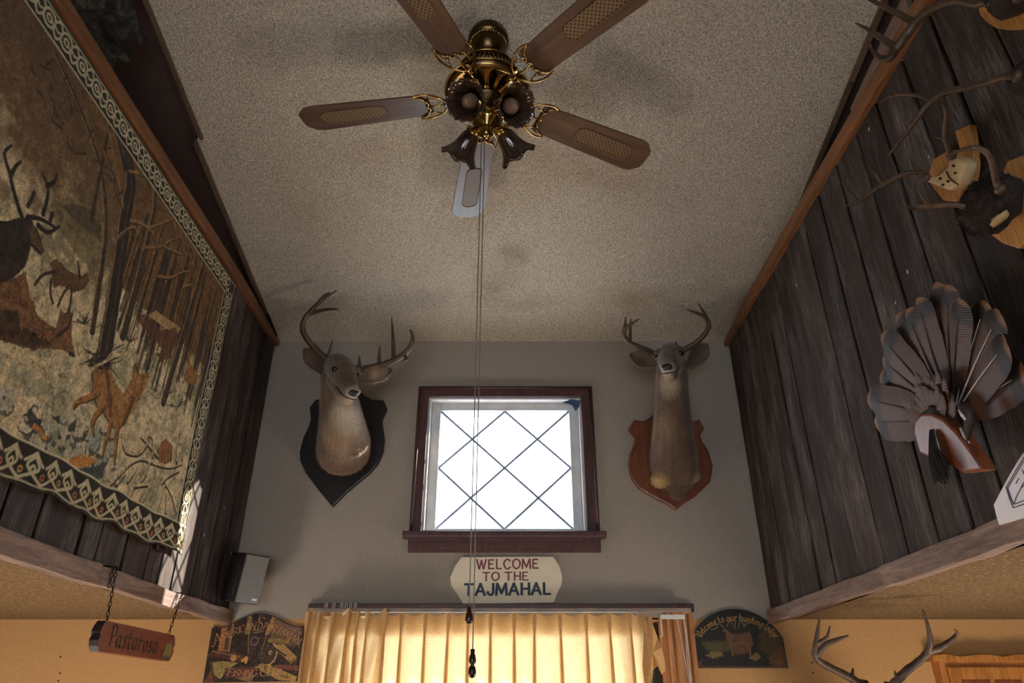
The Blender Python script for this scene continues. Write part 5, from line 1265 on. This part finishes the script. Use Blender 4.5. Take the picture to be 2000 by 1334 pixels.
# woven border
BW = .105
def border_frame(kind):
    if kind == 'b': return (lambda s, h: (s, TZ0+h)), TY0, TY1
    if kind == 't': return (lambda s, h: (s, TZ1-h)), TY0, TY1
    if kind == 'r': return (lambda s, h: (TY1-h, s)), TZ0, TZ1
    return (lambda s, h: (TY0+h, s)), TZ0, TZ1
inb = (cv.B < TZ0+BW) | (cv.B > TZ1-BW*.85) | (cv.A > TY1-BW*.9) | (cv.A < TY0+BW*.9)
cv.put(inb.astype(float), (40, 37, 33), 1, .4)
for kd in 'tlrb':
    fr, s0, s1 = border_frame(kd); bw = BW if kd == 'b' else (BW*.85 if kd == 't' else BW*.9)
    n_ = int((s1-s0-(0 if kd in 'b' else .16))/.083); off = 0 if kd == 'b' else .08
    pale = (186, 178, 144)
    lo_ = s0 if kd in 'b' else s0+BW; hi_ = s1 if kd in 'b' else s1-BW*.85
    for i in range(n_):
        c = s0+off+(i+.5)*(s1-s0-2*off)/n_; k_ = .083
        if kd == 'b':
            for sg in (-1, 1):
                cv.stroke([fr(c+sg*k_*.5, bw*.14), fr(c+sg*k_*.12, bw*.30), fr(c-sg*k_*.26, bw*.50), fr(c-sg*k_*.10, bw*.70), fr(c+sg*k_*.02, bw*.78)], .0042, pale, 1, .2)
                cv.stroke([fr(c, bw*.86), fr(c+sg*k_*.30, bw*.66), fr(c+sg*k_*.42, bw*.60)], .0042, pale, 1, .2)
            cv.stroke([fr(c-k_*.12, bw*.44), fr(c-k_*.02, bw*.54), fr(c+k_*.10, bw*.48), fr(c+k_*.04, bw*.38)], .0034, pale, 1, .2)
            cv.disc(fr(c+k_*.5, bw*.34), .0095, (184, 140, 84) if i % 2 else (174, 104, 70), 1, .2); cv.disc(fr(c+k_*.5, bw*.34), .0045, (60, 46, 34))
        else:
            m = bw*.50; cv.disc(fr(c, m), .030, pale, 1, .2, 0, .0215); cv.disc(fr(c, m), .014, pale, 1, .2, 0, .007); cv.stroke([fr(c+.010, m), fr(c+.026, m+.010)], .004, pale)
            cv.disc(fr(c, m), .0050, (150, 104, 70))
            for sg in (-1, 1):
                cv.stroke([fr(c+.0415-.018, m+sg*.012), fr(c+.0415, m+sg*.030), fr(c+.0415+.018, m+sg*.012)], .0040, pale, 1, .2)
            cv.stroke([fr(c+.0415-.010, m), fr(c+.0415, m+.006), fr(c+.0415+.010, m)], .0036, pale)
    cv.stroke([fr(lo_, bw), fr(hi_, bw)], .0030, (196, 188, 156), 1, .2, 0, False)
    cv.stroke([fr(s0, .010), fr(s1, .010)], .0028, (170, 162, 132), 1, .2, .002, False)
def tap_pos(A, B):
    u = (A-TY0)/(TY1-TY0); v = (B-TZ0)/(TZ1-TZ0); edge = np.exp(-v*9)
    x = TX+.006+.006*np.sin(A*7+B*3)*edge*1.2+.005*np.sin(A*31)*edge+.012*edge*np.clip((u-.55)*2.2, 0, 1)+.0022*(cv.nf-.5)
    z = B+edge*(.006*np.sin(A*17)+.004*np.sin(A*39+1))-.004*np.sin(u*math.pi)*edge
    y = A+.004*np.sin(B*13)*np.exp(-(1-u)*14)
    return np.stack([x, y, z], -1)
tap = obj('tapestry', cv.mesh('tapestry', tap_pos), 'tapestry', None, True)
so = tap.modifiers.new('thick', 'SOLIDIFY'); so.thickness = .004; so.offset = -1
tag(tap, 'large woven tapestry of deer in a snowy wood covering the left plank wall', 'tapestry')
# hidden peg the lower corner hangs over
b = MB(); p = P(305, 1068, X=XL); b.box((XL+.006, p.y, p.z), (.03, .06, .03)); tag(b.build('wood_block', 'knob', None, bevel=.003), 'small dark block under the lower right corner of the tapestry', 'block')

# ---- fishing club sign (arched top), picture on a board
def picture_sign(name, label, y, x0, x1, zb, topf, cv_, rot, thick, edge_mat):
    t = thing(name, label, 'sign', ((x0+x1)/2, D, zb))
    cx, cz = (x0+x1)/2, zb; c_, s_ = math.cos(rot), math.sin(rot)
    def W(a, h, yy): return Vector((cx+(a-cx)*c_-(h-cz)*s_, yy, cz+(a-cx)*s_+(h-cz)*c_))
    n_ = 40
    ol_ = [(x1, zb), (x0, zb)]+[(x0+(x1-x0)*i/n_, topf(i/n_)) for i in range(n_+1)]
    MB().prism([W(a, h, y) for a, h in ol_], (0, thick, 0)).build('board', edge_mat, t)
    def pos(A, B):
        f = (A-x0)/(x1-x0); top = np.vectorize(topf)(f); v = (B-cv_.b0)/(cv_.b1-cv_.b0)
        a = x0+.003+(x1-x0-.006)*f; h = zb+.003+(np.minimum(top-.003, zb+10)-zb-.003)*v
        # keep picture heights true: clamp instead of squeezing
        h = np.minimum(B, top-.003)
        return np.stack([cx+(a-cx)*c_-(h-cz)*s_, np.full_like(a, y-.0008), cz+(a-cx)*s_+(h-cz)*c_], -1)
    obj('painting', cv_.mesh('painting', pos), 'print', t)
    return t, W
ax0, ax1, azb = -1.352, -.934, 1.853
def atop(f): return 2.078+.056*max(0, math.cos((f-.5)*math.pi*1.25))**1.4*(1 if abs(f-.5) < .4 else 0)+(.0)
fc = Canvas(ax0, ax1, azb, 2.135, 400, 270, 8)
def am(l): return [(ax0+(ax1-ax0)*a, azb+.285*b_) for a, b_ in l]
fc.put(np.ones((fc.h, fc.w)), (40, 30, 26)); fc.put((fc.nz > .55).astype(float), (64, 44, 32), .7)
fc.poly(am([(.62, .55), (.98, .5), (.98, .98), (.70, 1.0)]), (128, 98, 78), .8, .4, .02); fc.poly(am([(.62, .5), (.98, .5), (.98, .66), (.66, .68)]), (92, 76, 48), .9, .5, .02)
for l, c in (([(.10, .44), (.22, .44), (.22, .88), (.10, .86)], (170, 118, 66)), ([(.16, .46), (.21, .46), (.21, .86), (.16, .86)], (70, 52, 42)), ([(.36, .68), (.42, .68), (.41, .98), (.37, .98)], (132, 114, 60)), ([(.58, .66), (.63, .68), (.69, 1.0), (.65, 1.0)], (178, 132, 76)), ([(.50, .94), (.56, .96), (.54, 1.0), (.50, 1.0)], (96, 66, 46)),
             ([(.02, .38), (.36, .28), (.42, .36), (.30, .42), (.04, .46)], (86, 52, 36)), ([(.06, .28), (.16, .30), (.34, .27), (.22, .18), (.18, .04), (.10, .10)], (150, 130, 70)), ([(.20, .20), (.56, .22), (.50, .10), (.24, .06)], (96, 54, 46)),
             ([(.52, .20), (.60, .28), (.99, .06), (.97, .0), (.80, .02)], (168, 134, 76)), ([(.66, .52), (.80, .53), (.96, .34), (.88, .28)], (168, 132, 74)), ([(.88, .28), (.96, .34), (.96, .30), (.90, .24)], (140, 100, 50)), ([(.62, .56), (.86, .54), (.86, .60), (.64, .62)], (146, 116, 68)), ([(.70, .20), (.99, .14), (.99, .22), (.74, .24)], (120, 70, 50)), ([(.02, .0), (.06, .24), (.10, .0)], (112, 64, 38))):
    fc.poly(am(l), c, .95, .45, .0012)
    fc.poly(am([(q[0]*.86+.14*l[0][0], q[1]*.86+.14*l[0][1]) for q in l]), tuple(int(x*.82) for x in c), .5, .5, .002)
for c, r, cc in (((.64, .40), .044, (70, 50, 40)), ((.64, .40), .040, (40, 30, 27)), ((.67, .41), .010, (160, 126, 86)), ((.48, .58), .020, (120, 94, 78)), ((.48, .58), .013, (40, 30, 30)), ((.28, .34), .014, (176, 124, 66))): fc.disc(am([c])[0], r, cc, 1, .3)
fc.stroke(am([(.69, .54), (.74, .44), (.72, .30), (.66, .22)]), .003, (190, 152, 96)); fc.stroke(am([(.38, .30), (.42, .34), (.42, .28)]), .006, (190, 138, 70))
for l in ([(.32, .06), (.50, .0), (.54, .10)],): fc.poly(am(l), (140, 108, 70), .9)
for r_ in (.036, .030, .022, .015): fc.disc(am([(.64, .40)])[0], r_, (116, 88, 62), .8, .3, 0, r_-.0016)
for k_ in range(8):
    a_ = k_*.785; c_ = am([(.64, .40)])[0]; fc.stroke([(c_[0]+.017*math.cos(a_), c_[1]+.017*math.sin(a_)), (c_[0]+.028*math.cos(a_), c_[1]+.028*math.sin(a_))], .0016, (90, 70, 54))
for l in ([(.40, .98), (.41, .66), (.43, .40)], [(.66, 1.0), (.60, .64), (.57, .40)], [(.50, .96), (.50, .70)], [(.04, .44), (.34, .36)], [(.10, .86), (.22, .88), (.22, .44)], [(.46, .70), (.56, .72)]): fc.stroke(am(l), .0018, (150, 118, 80), .8)
fc.put(((fc.nf > .62) & (fc.nz > .5)).astype(float), (120, 92, 66), .35); fc.put((fc.nf < .36).astype(float), (26, 20, 19), .5)
for i in range(7): fc.stroke(am([(.12, .48+i*.05), (.15, .48+i*.05)]), .0018, (104, 70, 42))
for l in ([(.56, .17), (.60, .19)], [(.64, .20), (.67, .18)]): fc.disc(am(l)[0], .007, (60, 42, 30))
fc.stroke(am([(.71, .47), (.84, .36)]), .0035, (52, 40, 34)); fc.stroke(am([(.80, .09), (.90, .05)]), .002, (80, 60, 40))
amer, AW = picture_sign('fishing_sign', 'dark arched sign reading AMERICAN SPORTSMAN FISHING CLUB beside the curtain', D-.012, ax0, ax1, azb, atop, fc, math.radians(.8), .011, 'endgrain')
def arc_frame(W, cx_, zc, yy, bow, half):
    def fr(s, h):
        f = s/half; z = zc+bow*(math.cos(f*math.pi*.62)-.35); sl = -bow*math.sin(f*math.pi*.62)*math.pi*.62/half
        n_ = Vector((-sl, 1)).normalized(); return W(cx_+s+n_.x*h, z+n_.y*h, yy)
    return fr
lettering('KMERICAN QPORTSMAN', arc_frame(AW, -1.142, 2.035, D-.0145, .050, .19), 'lettering', 'tanletter', amer, .030, .045, .45, .18, .12, [1.5]+[1]*8+[1.7]+[1]*8, .12, .370)
lettering('FISHING CLUB', lambda s, h: AW(-1.135+s, 1.876+h, D-.0145), 'lettering', 'tanletter', amer, .026, .05, .45, .2, .14, [1.35]+[1]*7+[1.35]+[1]*3, .32, .235)

# ---- hunting lodge sign (half-round top with clipped shoulders)
lx0, lx1, lzb = .808, 1.217, 1.908
def ltop(f):
    x = (f-.5)*2
    arc_ = 1.955+.199*math.sqrt(max(0, 1-(x*.93)**2)); return arc_ if abs(x) < .9 else min(arc_, 2.028+(1-abs(x))*.5)
lc = Canvas(lx0, lx1, lzb, 2.156, 340, 206, 9)
def lm(l): return [(lx0+(lx1-lx0)*a, lzb+.248*b_) for a, b_ in l]
lc.put(np.ones((lc.h, lc.w)), (34, 33, 30))
lc.poly(lm([(.72, .30), (1.0, .1), (1.0, .6), (.86, .72), (.76, .6)]), (74, 62, 40), .8, .4, .02); lc.poly(lm([(.84, .02), (1.0, .0), (1.0, .36), (.80, .2)]), (88, 68, 42), .9, .4, .02)
lc.poly(lm([(.08, .44), (.40, .46), (.42, .28), (.30, .26), (.14, .30)]), (74, 66, 40), .9, .5, .015); lc.poly(lm([(.12, .20), (.18, .28), (.30, .26), (.32, .20), (.22, .16)]), (110, 96, 54), .9, .4, .01)
lc.poly(lm([(.34, .66), (.40, .56), (.58, .58), (.66, .62), (.66, .40), (.60, .24), (.46, .22), (.40, .28), (.38, .46)]), (86, 62, 44), 1, .5, .01); lc.poly(lm([(.34, .70), (.39, .54), (.42, .40), (.46, .54), (.40, .62)]), (96, 72, 48), 1, .5, .006)
for l in ([(.42, .44), (.42, .20)], [(.46, .38), (.56, .42), (.62, .34), (.61, .16)]): lc.stroke(lm(l), .004, (100, 76, 52))
for l in ([(.36, .68), (.30, .74), (.28, .66), (.22, .64)], [(.40, .70), (.44, .80), (.46, .72)], [(.48, .64), (.50, .80)], [(.52, .66), (.56, .78), (.60, .68)], [(.58, .70), (.66, .76)]): lc.stroke(lm(l), .0022, (122, 98, 68), .8)
lc.poly(lm([(.60, .16), (.68, .26), (.74, .18), (.66, .12)]), (112, 90, 50), .9, .4, .006)
for l in ([(.03, .02), (.08, .14)], [(.08, .02), (.04, .10)], [(.88, .04), (.95, .18)], [(.94, .02), (.90, .14)], [(.86, .10), (.96, .08)]): lc.stroke(lm(l), .0022, (126, 72, 50), .8)
lc.stroke(lm([(.02, .015), (.98, .015)]), .002, (110, 84, 72), .8)
lodge, LW = picture_sign('lodge_sign', 'dark half-round sign reading Welcome to our hunting lodge right of the curtain', D-.012, lx0, lx1, lzb, ltop, lc, 0, .011, 'endgrain')
def lfr(s, h):
    a = s/.178; c = Vector((1.012, 1.978)); return Vector((c.x+(.178+h)*math.sin(a)*1.02, D-.0145, c.y+(.128+h)*math.cos(a)*.98+.0))
lettering('Welcome to our hunting lodge', lfr, 'lettering', 'gold', lodge, .030, .055, .8, 0, .12, None, .26, .405)

# ---------------------------------------------------------------- pine cabinet on the wall of the right bay
cb = thing('wall_cabinet', 'knotty pine wall cabinet with panelled doors at the lower right', 'cabinet', (2.2, D, 1.15))
cz0, cz1, cyf = 1.15, 1.945, D-.06
MB().span((1.86, cyf, cz0), (2.62, D-.001, cz1)).build('body', 'pine', cb, bevel=.004)
b = MB(); rings = []
for j in range(14):
    x = 1.835+.80*j/13; e = .006*math.sin(j*2.2)
    rings.append([(x, cyf-.012, cz1-.012+e*.4), (x, D-.001, cz1-.012), (x, D-.001, cz1+.012+e), (x, cyf-.012, cz1+.012+e)])
b.loft(rings).build('bark_edge_top', 'pine', cb, bevel=.002)
for q in range(2):
    xa = 1.885+q*.365; xb = xa+.345
    dd = MB().span((xa, cyf-.018, cz0+.03), (xb, cyf, cz1-.035)).build('door', 'pine', cb, bevel=.004)
    for (pa, pb_) in (((xa+.045), (xa+.165)), ((xa+.185), (xb-.045))):
        MB().span((pa, cyf-.020, cz0+.08), (pb_, cyf-.016, cz1-.085)).build('panel', 'pinepanel', dd, bevel=.0015)
    MB().lathe([(.004, 0), (.005, .010), (.012, .016), (.013, .024), (.004, .028)], 14, Matrix.Translation((xb-.02 if q == 0 else xa+.02, cyf-.018, 1.5)) @ Matrix.Rotation(math.pi/2, 4, 'X')).build('knob', 'dbrass', dd, True)

# ---------------------------------------------------------------- bits in the lofts and small marks
b = MB(); V = []; n1, n2 = 34, 26; Fc = []
for j in range(n2):
    for i in range(n1):
        yy = .75+.98*i/(n1-1); zz = ceil_z(yy)-.02-.34*j/(n2-1); V.append((-1.285-.22*(j/(n2-1))**.8-.02*math.sin(yy*23+j*.3)-.015*math.sin(j*.9+i*.5), yy+(.03*math.sin(j*1.9) if i > n1-4 else 0), zz))
for j in range(n2-1):
    for i in range(n1-1): Fc.append((j*n1+i, j*n1+i+1, (j+1)*n1+i+1, (j+1)*n1+i))
m_, nt, bb = new_mat('camouflage_net')
cn = noise(nt, coords(nt, (1, 1, 1), 'World'), 15., 5, .7, 1.2)
nt.links.new(ramp(nt, cn, [(.44, lin((14, 14, 13))), (.54, lin((44, 42, 36))), (.66, lin((92, 84, 67)))]), bb.inputs['Base Color']); bb.inputs['Roughness'].default_value = .95
o = b.add(V, Fc).build('camouflage_cloth', m_, None, True, fix=False); tag(o, 'dark leafy camouflage cloth hanging in the left loft opening', 'cloth')
b = MB(); b.prism([(1.30, y_, z_) for y_, z_ in ((1.55, 3.62), (1.98, 3.62), (2.0, 3.80), (1.55, 3.86))], (.02, 0, 0)); tag(b.build('loft_board', 'rail', None, bevel=.004), 'brown board standing in the right loft opening behind the antlers', 'board')
for i, (a, c) in enumerate(((118, 1283), (117, 1315), (114, 1330), (1586, 1294), (1588, 1314))):
    p = P(a, c, Y=D); MB().lathe([(.004, 0), (.003, .002)], 8, Matrix.Translation(p) @ Matrix.Rotation(math.pi/2, 4, 'X')).build('nail_hole', 'black', wall_back)
